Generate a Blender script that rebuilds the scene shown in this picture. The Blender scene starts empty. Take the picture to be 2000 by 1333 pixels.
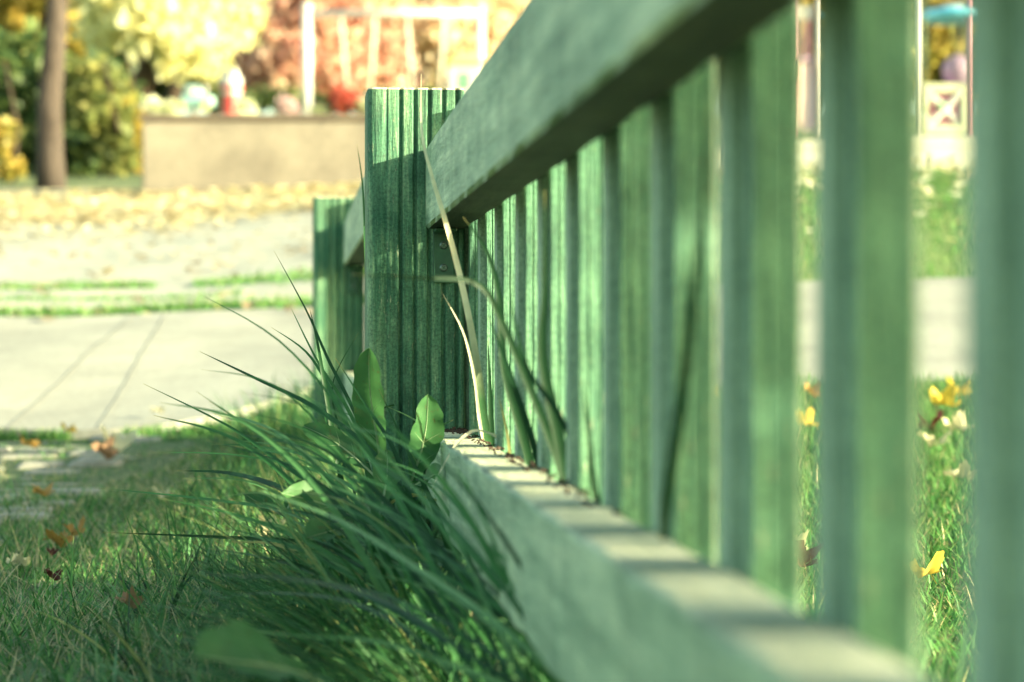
import bpy, bmesh, math, random
import numpy as np
from mathutils import Vector, Matrix
random.seed(7); RNG = np.random.default_rng(11)
S = bpy.context.scene
COL = S.collection
PI = math.pi
# ---------------------------------------------------------------- camera
F = 4484.0                                   # focal length in pixels of a 2000 px wide frame
EYE = 0.25
cam_d = bpy.data.cameras.new('camera'); cam = bpy.data.objects.new('camera', cam_d); COL.objects.link(cam)
cam_d.sensor_width = 22.3; cam_d.lens = 50.0
cam_d.clip_start = 0.02; cam_d.clip_end = 2000
cam.location = (0, 0, EYE); cam.rotation_euler = (PI/2, 0, 0)
cam_d.dof.use_dof = True; cam_d.dof.focus_distance = 2.38; cam_d.dof.aperture_fstop = 4.0
S.camera = cam
# ---------------------------------------------------------------- light
SUN_EL = math.radians(15.5)
SUN_AZ = math.radians(71.0)                  # light travels this far left of +Y
wd = bpy.data.worlds.new('World'); S.world = wd; wd.use_nodes = True
nt = wd.node_tree; bg = nt.nodes['Background']
sky = nt.nodes.new('ShaderNodeTexSky'); sky.sky_type = 'NISHITA'; sky.sun_disc = False
sky.sun_elevation = SUN_EL; sky.sun_rotation = PI - SUN_AZ
sky.air_density = 1.0; sky.dust_density = 2.2; sky.ozone_density = 1.0
hs = nt.nodes.new('ShaderNodeMix'); hs.data_type = 'RGBA'; hs.blend_type = 'MULTIPLY'; hs.inputs[0].default_value = 1.0
hs.inputs[7].default_value = (1.0, 1.04, 0.76, 1)
nt.links.new(sky.outputs[0], hs.inputs[6]); nt.links.new(hs.outputs[2], bg.inputs[0])
bg.inputs[1].default_value = 0.135
sl = bpy.data.lights.new('sun', 'SUN'); so = bpy.data.objects.new('sun', sl); COL.objects.link(so)
sl.energy = 5.0; sl.angle = math.radians(0.5); sl.color = (1.0, 0.93, 0.60)
L = Vector((-math.sin(SUN_AZ)*math.cos(SUN_EL), math.cos(SUN_AZ)*math.cos(SUN_EL), -math.sin(SUN_EL)))
so.rotation_euler = L.to_track_quat('-Z', 'Y').to_euler()
S.view_settings.view_transform = 'Standard'; S.view_settings.look = 'None'
S.view_settings.gamma = 1.0; S.view_settings.use_curve_mapping = False
S.view_settings.exposure = 1.9
S.cycles.max_bounces = 8; S.cycles.diffuse_bounces = 4; S.cycles.transparent_max_bounces = 8

# ---------------------------------------------------------------- helpers
def P(X, Y, d):
    return Vector(((X-1000)/F*d, d, EYE+(666.5-Y)/F*d))
def tag(o, label=None, cat=None, group=None, kind=None):
    if label: o['label'] = label
    if cat: o['category'] = cat
    if group: o['group'] = group
    if kind: o['kind'] = kind
    return o
def empty(name, loc=(0, 0, 0), rz=0.0, parent=None):
    o = bpy.data.objects.new(name, None); COL.objects.link(o)
    o.location = loc; o.rotation_euler = (0, 0, rz); o.empty_display_size = 0.1
    if parent: o.parent = parent
    return o
def mesh(name, V, Fc, mats, parent=None, mi=None, smooth=False, attrs=None, loc=None):
    me = bpy.data.meshes.new(name)
    V = np.asarray(V, dtype=np.float32)
    if isinstance(Fc, np.ndarray):
        n, k = Fc.shape
        me.vertices.add(len(V)); me.vertices.foreach_set('co', V.ravel())
        me.loops.add(n*k); me.loops.foreach_set('vertex_index', Fc.ravel().astype(np.int32))
        me.polygons.add(n); me.polygons.foreach_set('loop_start', np.arange(0, n*k, k, dtype=np.int32))
        me.update(calc_edges=True)
    else:
        me.from_pydata([tuple(map(float, v)) for v in V], [], [tuple(f) for f in Fc])
    if not isinstance(mats, (list, tuple)): mats = [mats]
    for m in mats: me.materials.append(m)
    if mi is not None: me.polygons.foreach_set('material_index', np.asarray(mi, dtype=np.int32))
    if smooth: me.polygons.foreach_set('use_smooth', np.ones(len(me.polygons), dtype=bool))
    if attrs:
        for k_, a in attrs.items():
            at = me.attributes.new(k_, 'FLOAT', 'POINT'); at.data.foreach_set('value', np.asarray(a, dtype=np.float32))
    me.update()
    o = bpy.data.objects.new(name, me); COL.objects.link(o)
    if parent: o.parent = parent
    if loc is not None: o.location = loc
    return o
class MB:
    """collects shapes into one mesh"""
    def __init__(s): s.v = []; s.f = []; s.m = []
    def add(s, v, f, m=0):
        b = len(s.v); s.v += [tuple(p) for p in v]; s.f += [tuple(i+b for i in q) for q in f]; s.m += [m]*len(f)
    def box(s, x0, y0, z0, x1, y1, z1, m=0, c=0.0):
        if c <= 0:
            v = [(x0,y0,z0),(x1,y0,z0),(x1,y1,z0),(x0,y1,z0),(x0,y0,z1),(x1,y0,z1),(x1,y1,z1),(x0,y1,z1)]
            s.add(v, [(0,3,2,1),(4,5,6,7),(0,1,5,4),(1,2,6,5),(2,3,7,6),(3,0,4,7)], m); return
        ring = lambda i: [(x0+i+c,y0+i),(x1-i-c,y0+i),(x1-i,y0+i+c),(x1-i,y1-i-c),(x1-i-c,y1-i),(x0+i+c,y1-i),(x0+i,y1-i-c),(x0+i,y0+i+c)]
        v = []
        for z, i in ((z0, c), (z0+c, 0), (z1-c, 0), (z1, c)):
            v += [(a, b, z) for a, b in ring(i)]
        f = [tuple(range(7, -1, -1)), tuple(range(24, 32))]
        for r in range(3):
            for k in range(8):
                f.append((r*8+k, r*8+(k+1) % 8, r*8+8+(k+1) % 8, r*8+8+k))
        s.add(v, f, m)
    def tube(s, pts, rad, n=8, m=0, cap=True):
        pts = [Vector(p) for p in pts]
        if not isinstance(rad, (list, tuple)): rad = [rad]*len(pts)
        v = []; ref = Vector((0.13, 0.31, 1)).normalized()
        for i, p in enumerate(pts):
            t = (pts[min(i+1, len(pts)-1)]-pts[max(i-1, 0)]).normalized()
            r_ = ref if abs(t.dot(ref)) < .92 else Vector((1, 0.1, 0))
            a = t.cross(r_).normalized(); b = t.cross(a).normalized()
            for k in range(n):
                w = 2*PI*k/n; v.append(p+(a*math.cos(w)+b*math.sin(w))*rad[i])
        f = []
        for i in range(len(pts)-1):
            for k in range(n):
                f.append((i*n+k, i*n+(k+1) % n, (i+1)*n+(k+1) % n, (i+1)*n+k))
        if cap: f += [tuple(range(n-1, -1, -1)), tuple(range((len(pts)-1)*n, len(pts)*n))]
        s.add(v, f, m)
    def lathe(s, prof, c=(0, 0, 0), n=20, m=0):
        v = []; f = []
        for r, z in prof:
            for k in range(n):
                w = 2*PI*k/n; v.append((c[0]+r*math.cos(w), c[1]+r*math.sin(w), c[2]+z))
        for i in range(len(prof)-1):
            for k in range(n):
                f.append((i*n+k, i*n+(k+1) % n, (i+1)*n+(k+1) % n, (i+1)*n+k))
        f += [tuple(range(n-1, -1, -1)), tuple(range((len(prof)-1)*n, len(prof)*n))]
        s.add(v, f, m)
    def build(s, name, mats, parent=None, smooth=False, loc=None):
        return mesh(name, s.v, s.f, mats, parent, mi=s.m, smooth=smooth, loc=loc)

# ---------------------------------------------------------------- materials
def newmat(name):
    m = bpy.data.materials.new(name); m.use_nodes = True
    return m, m.node_tree, m.node_tree.nodes['Principled BSDF']
def noise(t, vec, scale, detail=3, rough=.55):
    n = t.nodes.new('ShaderNodeTexNoise'); n.inputs['Scale'].default_value = scale
    n.inputs['Detail'].default_value = detail; n.inputs['Roughness'].default_value = rough
    t.links.new(vec, n.inputs['Vector']); return n.outputs['Fac']
def mapping(t, scale, rot=(0, 0, 0), src='Object'):
    c = t.nodes.new('ShaderNodeTexCoord'); m = t.nodes.new('ShaderNodeMapping')
    m.inputs['Scale'].default_value = scale; m.inputs['Rotation'].default_value = rot
    t.links.new(c.outputs[src], m.inputs['Vector']); return m.outputs[0]
def ramp(t, fac, stops, interp='LINEAR'):
    r = t.nodes.new('ShaderNodeValToRGB'); cr = r.color_ramp; cr.interpolation = interp
    while len(cr.elements) > 1: cr.elements.remove(cr.elements[-1])
    for i, (p, c) in enumerate(stops):
        e = cr.elements[0] if i == 0 else cr.elements.new(p)
        e.position = p; e.color = (*c, 1) if len(c) == 3 else c
    t.links.new(fac, r.inputs[0]); return r.outputs[0]
def mix(t, fac, a, b, blend='MIX'):
    n = t.nodes.new('ShaderNodeMix'); n.data_type = 'RGBA'; n.blend_type = blend
    for i, x in ((0, fac), (6, a), (7, b)):
        if isinstance(x, (int, float)): n.inputs[i].default_value = x
        elif isinstance(x, tuple): n.inputs[i].default_value = (*x, 1)
        else: t.links.new(x, n.inputs[i])
    return n.outputs[2]
def mathn(t, op, a, b=None, c=None):
    n = t.nodes.new('ShaderNodeMath'); n.operation = op
    for i, x in enumerate((a, b, c)):
        if x is None: continue
        if isinstance(x, (int, float)): n.inputs[i].default_value = x
        else: t.links.new(x, n.inputs[i])
    return n.outputs[0]
def bump(t, p, h, strength, dist):
    b = t.nodes.new('ShaderNodeBump'); b.inputs['Strength'].default_value = strength; b.inputs['Distance'].default_value = dist
    t.links.new(h, b.inputs['Height']); t.links.new(b.outputs[0], p.inputs['Normal'])
def plain(name, c, rough=.6, var=.12, scale=8, metal=0.0):
    m, t, p = newmat(name)
    v = mapping(t, (1, 1, 1)); n = noise(t, v, scale, 4)
    lo = tuple(x*(1-var) for x in c); hi = tuple(min(1, x*(1+var)) for x in c)
    t.links.new(ramp(t, n, [(.3, lo), (.7, hi)]), p.inputs['Base Color'])
    p.inputs['Roughness'].default_value = rough; p.inputs['Metallic'].default_value = metal
    return m
def paint(name, deep, mid, pale, grain, wear=.5, flecks=.64, dirt=(.05, .06, .045), dirt_amt=.5, drips=0, shade_bars=False):
    """weathered stain on timber; grain = the axis the fibres run along"""
    m, t, p = newmat(name)
    sc = [1, 1, 1]; ax = 'xyz'.index(grain); sc[ax] = .07
    v = mapping(t, tuple(sc)); v1 = mapping(t, (1, 1, 1))
    fib = noise(t, v, 260, 5, .65); band = noise(t, v, 42, 3, .6); blot = noise(t, v1, 9, 4, .6)
    sc2 = [1, 1, 1]; sc2[ax] = .16
    fl = noise(t, mapping(t, tuple(sc2)), 420, 3, .7); patch = noise(t, mapping(t, tuple(sc2)), 26, 2)
    base = ramp(t, mathn(t, 'ADD', mathn(t, 'MULTIPLY', band, .65), mathn(t, 'MULTIPLY', fib, .35)), [(.38, deep), (.5, mid), (.64, pale)])
    base = mix(t, mathn(t, 'MULTIPLY', ramp(t, blot, [(.42, (0, 0, 0)), (.7, (1, 1, 1))]), .35*wear), base, pale)
    f = mathn(t, 'MULTIPLY', ramp(t, fl, [(flecks, (0, 0, 0)), (flecks+.05, (1, 1, 1))]), ramp(t, patch, [(.46, (0, 0, 0)), (.62, (1, 1, 1))]))
    base = mix(t, mathn(t, 'MULTIPLY', f, .75), base, (.50, .50, .36))
    base = mix(t, .8, base, mix(t, 1.0, base, ramp(t, noise(t, v1, 330, 4, .75), [(.36, (.5, .53, .5)), (.5, (1, 1, 1)), (.66, (1.5, 1.45, 1.35))]), 'MULTIPLY'))
    base = mix(t, .7, base, mix(t, 1.0, base, ramp(t, noise(t, v1, 22, 4, .6), [(.34, (.66, .72, .68)), (.66, (1.28, 1.22, 1.15))]), 'MULTIPLY'))
    d = ramp(t, noise(t, v1, 70, 5, .7), [(.60, (0, 0, 0)), (.74, (1, 1, 1))])
    base = mix(t, mathn(t, 'MULTIPLY', d, dirt_amt), base, dirt)
    if drips:
        dr = noise(t, mapping(t, (1, 1, .12)), 8, 5, .65)
        base = mix(t, mathn(t, 'MULTIPLY', ramp(t, dr, [(.5, (0, 0, 0)), (.66, (1, 1, 1))]), drips), base, (.055, .12, .075))
    if shade_bars:                                   # picket shadow bars painted between sun stripes, at the picket spacing
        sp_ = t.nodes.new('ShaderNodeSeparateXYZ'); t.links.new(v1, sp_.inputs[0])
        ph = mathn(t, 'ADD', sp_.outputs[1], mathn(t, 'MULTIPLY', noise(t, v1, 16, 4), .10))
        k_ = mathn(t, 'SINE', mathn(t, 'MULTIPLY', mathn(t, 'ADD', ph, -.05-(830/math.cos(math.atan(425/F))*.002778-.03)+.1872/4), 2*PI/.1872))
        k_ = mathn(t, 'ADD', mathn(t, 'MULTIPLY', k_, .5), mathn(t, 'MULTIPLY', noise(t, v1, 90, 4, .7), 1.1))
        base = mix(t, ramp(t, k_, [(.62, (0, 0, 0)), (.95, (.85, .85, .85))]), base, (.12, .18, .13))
    t.links.new(base, p.inputs['Base Color'])
    p.inputs['Roughness'].default_value = .62; p.inputs['Specular IOR Level'].default_value = .35
    bump(t, p, mathn(t, 'ADD', fib, mathn(t, 'MULTIPLY', fl, .5)), .8, .0018)
    return m
def leafmat(name, stops, rough=.5, trans=.35, tip=None, spots=0.0):
    """colour by the per-leaf value rnd; tip colour by the value tt along the blade"""
    m, t, p = newmat(name)
    a = t.nodes.new('ShaderNodeAttribute'); a.attribute_name = 'rnd'
    c = ramp(t, a.outputs['Fac'], stops)
    if tip:
        b = t.nodes.new('ShaderNodeAttribute'); b.attribute_name = 'tt'
        c = mix(t, ramp(t, b.outputs['Fac'], [(tip[0], (0, 0, 0)), (min(1.0, tip[0]+.2), (1, 1, 1))]), c, tip[1])
    v = mapping(t, (1, 1, 1))
    c = mix(t, .35, c, mix(t, 1.0, c, ramp(t, noise(t, v, 60, 3), [(.3, (.55, .6, .5)), (.7, (1.4, 1.35, 1.3))]), 'MULTIPLY'))
    if spots:
        c = mix(t, mathn(t, 'MULTIPLY', ramp(t, noise(t, v, 160, 2), [(.62, (0, 0, 0)), (.7, (1, 1, 1))]), spots), c, (.12, .05, .02))
    t.links.new(c, p.inputs['Base Color']); p.inputs['Roughness'].default_value = rough
    p.inputs['Specular IOR Level'].default_value = .3
    tr = t.nodes.new('ShaderNodeBsdfTranslucent'); t.links.new(c, tr.inputs[0])
    mx = t.nodes.new('ShaderNodeMixShader'); mx.inputs[0].default_value = trans
    out = t.nodes['Material Output']
    t.links.new(p.outputs[0], mx.inputs[1]); t.links.new(tr.outputs[0], mx.inputs[2]); t.links.new(mx.outputs[0], out.inputs[0])
    return m

M = {}
M['post'] = paint('post_stain', (.020, .085, .055), (.055, .18, .108), (.26, .40, .24), 'z', .8, .62)
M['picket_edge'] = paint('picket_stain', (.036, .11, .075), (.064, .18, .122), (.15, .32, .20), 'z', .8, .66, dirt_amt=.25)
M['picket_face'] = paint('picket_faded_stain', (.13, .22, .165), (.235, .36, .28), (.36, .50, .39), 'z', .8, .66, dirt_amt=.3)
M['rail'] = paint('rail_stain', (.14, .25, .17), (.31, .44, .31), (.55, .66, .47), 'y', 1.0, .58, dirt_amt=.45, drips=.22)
M['rail_top'] = paint('rail_worn_sunstriped', (.42, .46, .32), (.62, .62, .44), (.76, .74, .56), 'y', 1.0, .5, dirt=(.06, .10, .07), dirt_amt=.9, shade_bars=True)  # worn cream paint, also lightened for sunlight, with picket shadow bars painted in
M['rail_under'] = paint('rail_dark_underside', (.012, .018, .012), (.028, .036, .024), (.06, .065, .042), 'y', .4, .7)  # much darker colour for the bottom face of each rail
M['endgrain'] = plain('weathered_end_grain', (.55, .52, .36), .8, .4, 220)
M['bracket'] = plain('painted_metal', (.02, .09, .05), .45, .25, 60)
M['screw'] = plain('screw_metal', (.16, .22, .19), .35, .3, 300, .8)
M['lawn_blade'] = leafmat('lawn_blade', [(0, (.024, .095, .026)), (.3, (.06, .21, .052)), (.6, (.14, .35, .09)), (.78, (.27, .46, .17)), (.86, (.42, .38, .18)), (1, (.60, .52, .32))], .5, .35, (.75, (.30, .30, .12)))
M['long_blade'] = leafmat('long_blade', [(0, (.006, .036, .014)), (.3, (.02, .095, .032)), (.6, (.065, .22, .07)), (.88, (.16, .33, .15)), (.92, (.30, .36, .12)), (1, (.42, .38, .16))], .5, .35, (.93, (.42, .38, .16)))
M['straw'] = leafmat('dry_blade', [(0, (.74, .66, .44)), (1, (.90, .85, .66))], .6, .3)
M['halfdry'] = leafmat('half_dry_blade', [(0, (.06, .16, .07)), (1, (.06, .16, .07))], .5, .45, (.30, (.95, .88, .62)))
M['weed'] = leafmat('weed_leaf', [(0, (.035, .13, .05)), (1, (.085, .22, .07))], .5, .4, spots=.35)
M['midrib'] = leafmat('weed_midrib', [(0, (.34, .46, .28)), (1, (.34, .46, .28))], .5, .2)

def concrete(name, lo, hi, sc=3.0, fine=120, lines=None):
    m, t, p = newmat(name)
    v = mapping(t, (1, 1, 1), src='Object')
    c = ramp(t, noise(t, v, sc, 5, .6), [(.3, lo), (.7, hi)])
    c = mix(t, .5, c, mix(t, 1.0, c, ramp(t, noise(t, v, fine, 3, .7), [(.35, (.72, .7, .68)), (.65, (1.2, 1.2, 1.2))]), 'MULTIPLY'))
    if lines:
        s = t.nodes.new('ShaderNodeSeparateXYZ'); t.links.new(mapping(t, (1, 1, 1), (0, 0, lines[0])), s.inputs[0])
        w = mathn(t, 'ADD', s.outputs[0], mathn(t, 'MULTIPLY', noise(t, v, 6, 2), .03))
        k = mathn(t, 'ABSOLUTE', mathn(t, 'SUBTRACT', mathn(t, 'FRACT', mathn(t, 'DIVIDE', w, lines[1])), .5))
        c = mix(t, mathn(t, 'MULTIPLY', ramp(t, k, [(0, (1, 1, 1)), (.018, (0, 0, 0))]), lines[2]), c, (.12, .11, .09))
    t.links.new(c, p.inputs['Base Color']); p.inputs['Roughness'].default_value = .9
    bump(t, p, noise(t, v, fine, 4, .7), .3, .004)
    return m
M['path'] = concrete('path_concrete', (.24, .24, .21), (.40, .395, .335), 2.4, 60)
M['gravel'] = concrete('gravel', (.30, .31, .27), (.44, .43, .36), 5, 38)
M['wall'] = concrete('wall_concrete', (.14, .12, .10), (.34, .30, .24), 1.7, 30)  # broad mottling paints dappled leaf shadow into the concrete
M['wall_cap'] = concrete('wall_coping', (.14, .11, .09), (.20, .16, .12), 4, 40)
M['kerb'] = concrete('kerb_stone', (.50, .49, .40), (.64, .62, .50), 3, 40)
M['stone'] = concrete('paving_stone', (.25, .25, .21), (.38, .36, .30), 12, 90)
def soil(name, stops, scale=14):
    m, t, p = newmat(name); v = mapping(t, (1, 1, 1))
    n = mathn(t, 'ADD', mathn(t, 'MULTIPLY', noise(t, v, scale, 6, .7), .6), mathn(t, 'MULTIPLY', noise(t, v, 1.2, 3), .4))
    t.links.new(ramp(t, n, stops), p.inputs['Base Color']); p.inputs['Roughness'].default_value = .95
    bump(t, p, noise(t, v, scale*4, 4, .7), .6, .01); return m
M['ground'] = soil('ground_soil', [(.35, (.05, .08, .03)), (.5, (.095, .14, .05)), (.62, (.17, .18, .08)), (.72, (.28, .24, .13))])
M['leafbed'] = soil('leaf_covered_ground', [(.35, (.30, .26, .16)), (.5, (.46, .40, .25)), (.65, (.58, .51, .31))], 20)

# ---------------------------------------------------------------- terrain
YL = [-400, 2.5, 4.0, 5.0, 7.3, 9.0, 13.0, 38.0, 60, 90, 1500]
ZL = [-.29, -.29, -.262, -.217, .057, .25, .80, 3.75, 5.4, 6.0, 8]
ZR = [-.275, -.275, -.20, -.104, .182, .50, 1.02, 3.75, 5.4, 6.0, 8]
def gz(x, y):
    x = np.asarray(x, dtype=float); y = np.asarray(y, dtype=float)
    t = np.clip((x/np.maximum(y, 3.0)+.22)/.42, 0, 1); t = t*t*(3-2*t)
    z = np.interp(y, YL, ZL)*(1-t)+np.interp(y, YL, ZR)*t
    return z+EYE+.006*np.sin(x*5.1+y*1.7)*np.sin(y*3.3-x*2.2)
def G(x, y): return float(gz(x, y))
def on_ground(X, Y, d0=1.2):
    d = d0
    while d < 60:
        p = P(X, Y, d)
        if p.z <= G(p.x, p.y): return p
        d += .01
    return P(X, Y, d)
def axis(a): return np.unique(np.round(np.concatenate(a), 4))
xs = axis([np.linspace(-900, -60, 12), np.linspace(-60, -6, 28), np.linspace(-6, 6, 121), np.linspace(6, 60, 28), np.linspace(60, 900, 12)])
ys = axis([np.linspace(-300, -10, 12), np.linspace(-10, 0, 11), np.linspace(0, 14, 141), np.linspace(14, 60, 60), np.linspace(60, 1400, 18)])
gx, gy = np.meshgrid(xs, ys); gzv = gz(gx, gy)
nx, ny = len(xs), len(ys)
idx = np.arange(nx*ny).reshape(ny, nx)
Fg = np.stack([idx[:-1, :-1].ravel(), idx[:-1, 1:].ravel(), idx[1:, 1:].ravel(), idx[1:, :-1].ravel()], 1)
tag(mesh('ground', np.stack([gx.ravel(), gy.ravel(), gzv.ravel()], 1), Fg, M['ground'], smooth=True), kind='structure')
def sheet(name, mat, x0, x1, yn, yf, off, nx=90, ny=14, skirt=.06):
    X = np.linspace(x0, x1, nx); V = []; Fc = []
    for j in range(ny+3):
        jj = min(max(j-1, 0), ny)
        for i, x in enumerate(X):
            y = yn(x)+(yf(x)-yn(x))*jj/ny
            V.append((x, y, G(x, y)+(off if 1 <= j <= ny+1 else off-skirt)))
    for j in range(ny+2):
        for i in range(nx-1):
            a = j*nx+i; Fc.append((a, a+1, a+nx+1, a+nx))
    return tag(mesh(name, V, Fc, mat), kind='structure')
wob = lambda x, k=1.0: k*(.03*math.sin(x*4.1)+.02*math.sin(x*9.7+1))
sheet('path', M['path'], -14, 14, lambda x: 5.0+.85*math.exp(-((x+.30)/.26)**2)+wob(x), lambda x: 7.3-.02*x, .02, 240, 24)
M['turf'] = soil('turf_base', [(.35, (.07, .13, .03)), (.55, (.14, .22, .055)), (.7, (.30, .30, .10))], 9)
sheet('lawn_ground', M['turf'], .36, 14, lambda x: 7.34-.02*x, lambda x: 12.2, .004, 120, 30)
for k, (xa, xb) in enumerate(((-1.105, -1.2), (-.905, -1.09), (-2.3, -2.45), (.55, .5), (1.5, 1.5))):
    V = []
    for j in range(24):
        u = j/23; y = 5.03+2.2*u; x = xa+(xb-xa)*u; w = .003+.0013*math.sin(j*2.1+k)
        V += [(x-w, y, G(x, y)+.0222), (x+w, y, G(x, y)+.0222)]
    tag(mesh('path_joint', V, [(2*j, 2*j+1, 2*j+3, 2*j+2) for j in range(23)], plain('joint_dirt', (.315, .31, .262), .9)), kind='structure')
sheet('gravel_ground', M['gravel'], -14, .35, lambda x: 7.34-.02*x, lambda x: 11.3+wob(x, 3), .008, 160, 30)
sheet('leaf_litter_ground', M['leafbed'], -14, .35, lambda x: 11.34+wob(x, 3), lambda x: 15.5+wob(x, 3) if x > -2 else 13.9+wob(x, 3), .012, 160, 16)

# ---------------------------------------------------------------- blades of grass
def rand(n, a, b): return RNG.uniform(a, b, n)
def blades(root, az, lean, length, width, curl, seg=4, twist=None, rnd=None):
    """root (n,3); az heading; lean start angle from vertical; curl extra bending by the tip. Returns V, F, rnd, tt"""
    n = len(root); s = np.linspace(0, 1, seg+1)
    ang = lean[:, None]+curl[:, None]*s[None, :]**1.5
    ds = length[:, None]/seg
    dx = np.sin(ang)*ds; dz = np.cos(ang)*ds
    r = np.concatenate([np.zeros((n, 1)), np.cumsum(dx[:, :-1], 1)], 1); z = np.concatenate([np.zeros((n, 1)), np.cumsum(dz[:, :-1], 1)], 1)
    cx = root[:, 0:1]+np.cos(az)[:, None]*r; cy = root[:, 1:2]+np.sin(az)[:, None]*r; cz = root[:, 2:3]+z
    tw = az+PI/2+(twist if twist is not None else rand(n, -.7, .7))
    w = width[:, None]*.5*np.clip(1.0-s[None, :]**2.2, .04, 1)*(0.6+.4*np.minimum(1, s[None, :]*4))
    sx = np.cos(tw)[:, None]*w; sy = np.sin(tw)[:, None]*w
    A = np.stack([cx-sx, cy-sy, cz], 2); B = np.stack([cx+sx, cy+sy, cz], 2)
    V = np.stack([A, B], 2).reshape(-1, 3)
    base = (np.arange(n)*(seg+1)*2)[:, None]
    k = (np.arange(seg)*2)[None, :]
    a = base+k
    Fc = np.stack([a, a+1, a+3, a+2], 2).reshape(-1, 4)
    if rnd is None: rnd = rand(n, 0, 1)
    return V, Fc, np.repeat(rnd, (seg+1)*2), np.tile(np.repeat(s, 2), n)
def grass_obj(name, parts, mat, label=None):
    Vs = []; Fs = []; R = []; T = []; b = 0
    for V, Fc, r, t in parts:
        Vs.append(V); Fs.append(Fc+b); R.append(r); T.append(t); b += len(V)
    o = mesh(name, np.concatenate(Vs), np.concatenate(Fs), mat, smooth=True, attrs={'rnd': np.concatenate(R), 'tt': np.concatenate(T)})
    return tag(o, kind='stuff', label=label, cat='grass')
TH = math.atan(425/F); FA = .14
def fence_x(y, q=0.0): return FA-math.tan(TH)*y+q/math.cos(TH)
def patchy(x, y): return .5+.5*np.sin(x*9+2*np.sin(y*5))*np.sin(y*7.3+1.7*np.sin(x*6))
def lawn(n, x0, x1, y0, y1, keep, hmin, hmax, w, seg=4, dry=.0, leanmax=1.3):
    x = rand(n, x0, x1); y = np.sqrt(rand(n, y0**2, y1**2)) if y0 > 0 else rand(n, y0, y1)
    k = keep(x, y); x = x[k]; y = y[k]; n = len(x)
    root = np.stack([x, y, gz(x, y)-.003], 1)
    c = patchy(x*.7, y*.7)
    Ln = rand(n, hmin, hmax)*(.7+.6*c)*np.where(x < -.42-.1*np.sin(y*4), .55, 1); r = np.clip(rand(n, 0, .84)*(.6+.4*c)+np.where(rand(n, 0, 1) < dry+.10*(1-c), .5, 0), 0, 1)
    return blades(root, rand(n, 0, 2*PI), rand(n, .05+.45*(leanmax-.9), leanmax), Ln, w*rand(n, .6, 1.25), rand(n, 0, 1.2), seg, rnd=r)
inview = lambda x, y, m=.30: np.abs(x) < m*y+.12
notfence = lambda x, y: (x < FA-math.tan(TH)*y-.0) | (x > FA-math.tan(TH)*y+.08)
edge = lambda x, y: y < 5.0+.85*np.exp(-((x+.30)/.26)**2)+.03*np.sin(x*4.1)+.02*np.sin(x*9.7+1)+.10*patchy(x*3, y)-.03
stones_zone = lambda x, y: (x < -.74+.10*np.sin(y*3.1)) & (patchy(x*1.8+1, y*1.5) < .80) & (y > 2.2)
left = lambda x, y: inview(x, y) & notfence(x, y) & edge(x, y) & ~(stones_zone(x, y) & (RNG.uniform(0, 1, len(x)) < .91))
parts = [lawn(190000, -1.5, .2, 1.4, 6.0, lambda x, y: left(x, y) & (x < fence_x(0)-math.tan(TH)*y), .014, .038, .0026, 4, .07, 1.4),
         lawn(22000, -1.5, .2, 1.3, 3.8, lambda x, y: left(x, y) & (x < fence_x(0)-math.tan(TH)*y), .04, .12, .0022, 5, .12, 1.62)]
tag(grass_obj('lawn_grass', parts, M['lawn_blade'], 'short matted green lawn grass with dry straws on the near side of the fence'))
th = lawn(26000, -1.4, .2, 1.2, 4.6, lambda x, y: left(x, y) & (x < fence_x(0)-math.tan(TH)*y), .02, .07, .0018, 3, 1.0, 1.56)
grass_obj('dry_thatch', [(th[0], th[1], .86+.14*th[2], th[3])], M['lawn_blade'], 'dry straw thatch lying in the near lawn')
parts = [lawn(190000, -.3, 1.5, .9, 5.9, lambda x, y: (x < .26*y) & edge(x, y) & (x > FA+.08-math.tan(TH)*y), .020, .048, .003, 3, .05),
         lawn(52000, -.6, 4.2, 7.32, 12.0, lambda x, y: inview(x, y, .33) & (x > .2), .016, .038, .008, 3, .10, 1.1)]
tag(grass_obj('lawn_grass', parts, M['lawn_blade'], 'sunny short lawn seen between the pickets on both sides of the path'))

# the high fringe growing against the fence
def fringe(n, y0, y1, off0, off1, lmin, lmax, w, azc, azs, lean0, lean1, curl=1.0, rscale=1.0):
    y = rand(n, y0, y1); x = fence_x(0)-math.tan(TH)*y-rand(n, off0, off1)
    k = edge(x, y); x = x[k]; y = y[k]; n = len(x)
    root = np.stack([x, y, gz(x, y)-.005], 1)
    return blades(root, azc+RNG.normal(0, azs, n), rand(n, lean0, lean1), rand(n, lmin, lmax), w*rand(n, .6, 1.3), rand(n, min(.2, curl*.3), curl), 7, twist=rand(n, -1.2, 1.2), rnd=rand(n, 0, .95)*rscale)
AZL = PI*1.0
parts = [fringe(1000, 1.05, 2.05, .0, .08, .12, .27, .0036, AZL+.1, .35, .75, 1.25),
         fringe(420, 1.7, 2.5, .0, .10, .10, .24, .0036, AZL-.1, .5, .4, 1.15),
         fringe(260, 2.4, 3.6, -.02, .14, .07, .17, .004, AZL-.2, 1.0, .05, .9),
         fringe(3000, 2.5, 5.7, -.12, .30, .04, .12, .0035, AZL, 1.6, .0, .9),
         fringe(420, 2.27, 2.40, -.26, -.18, .42, .56, .007, 0, 3, 0, .05, .10),  # hidden clump added behind the fence to shade the lower post
         fringe(1500, 1.0, 2.3, -.24, -.10, .07, .15, .004, 0, 3, .1, .7),
         fringe(1200, 1.2, 2.6, .0, .30, .05, .12, .0036, AZL, 1.2, .4, 1.3)]
tag(grass_obj('tall_grass', parts, M['long_blade'], 'long dark green grass arching out from under the bottom rail, with a hidden shade clump added behind the fence'))

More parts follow.
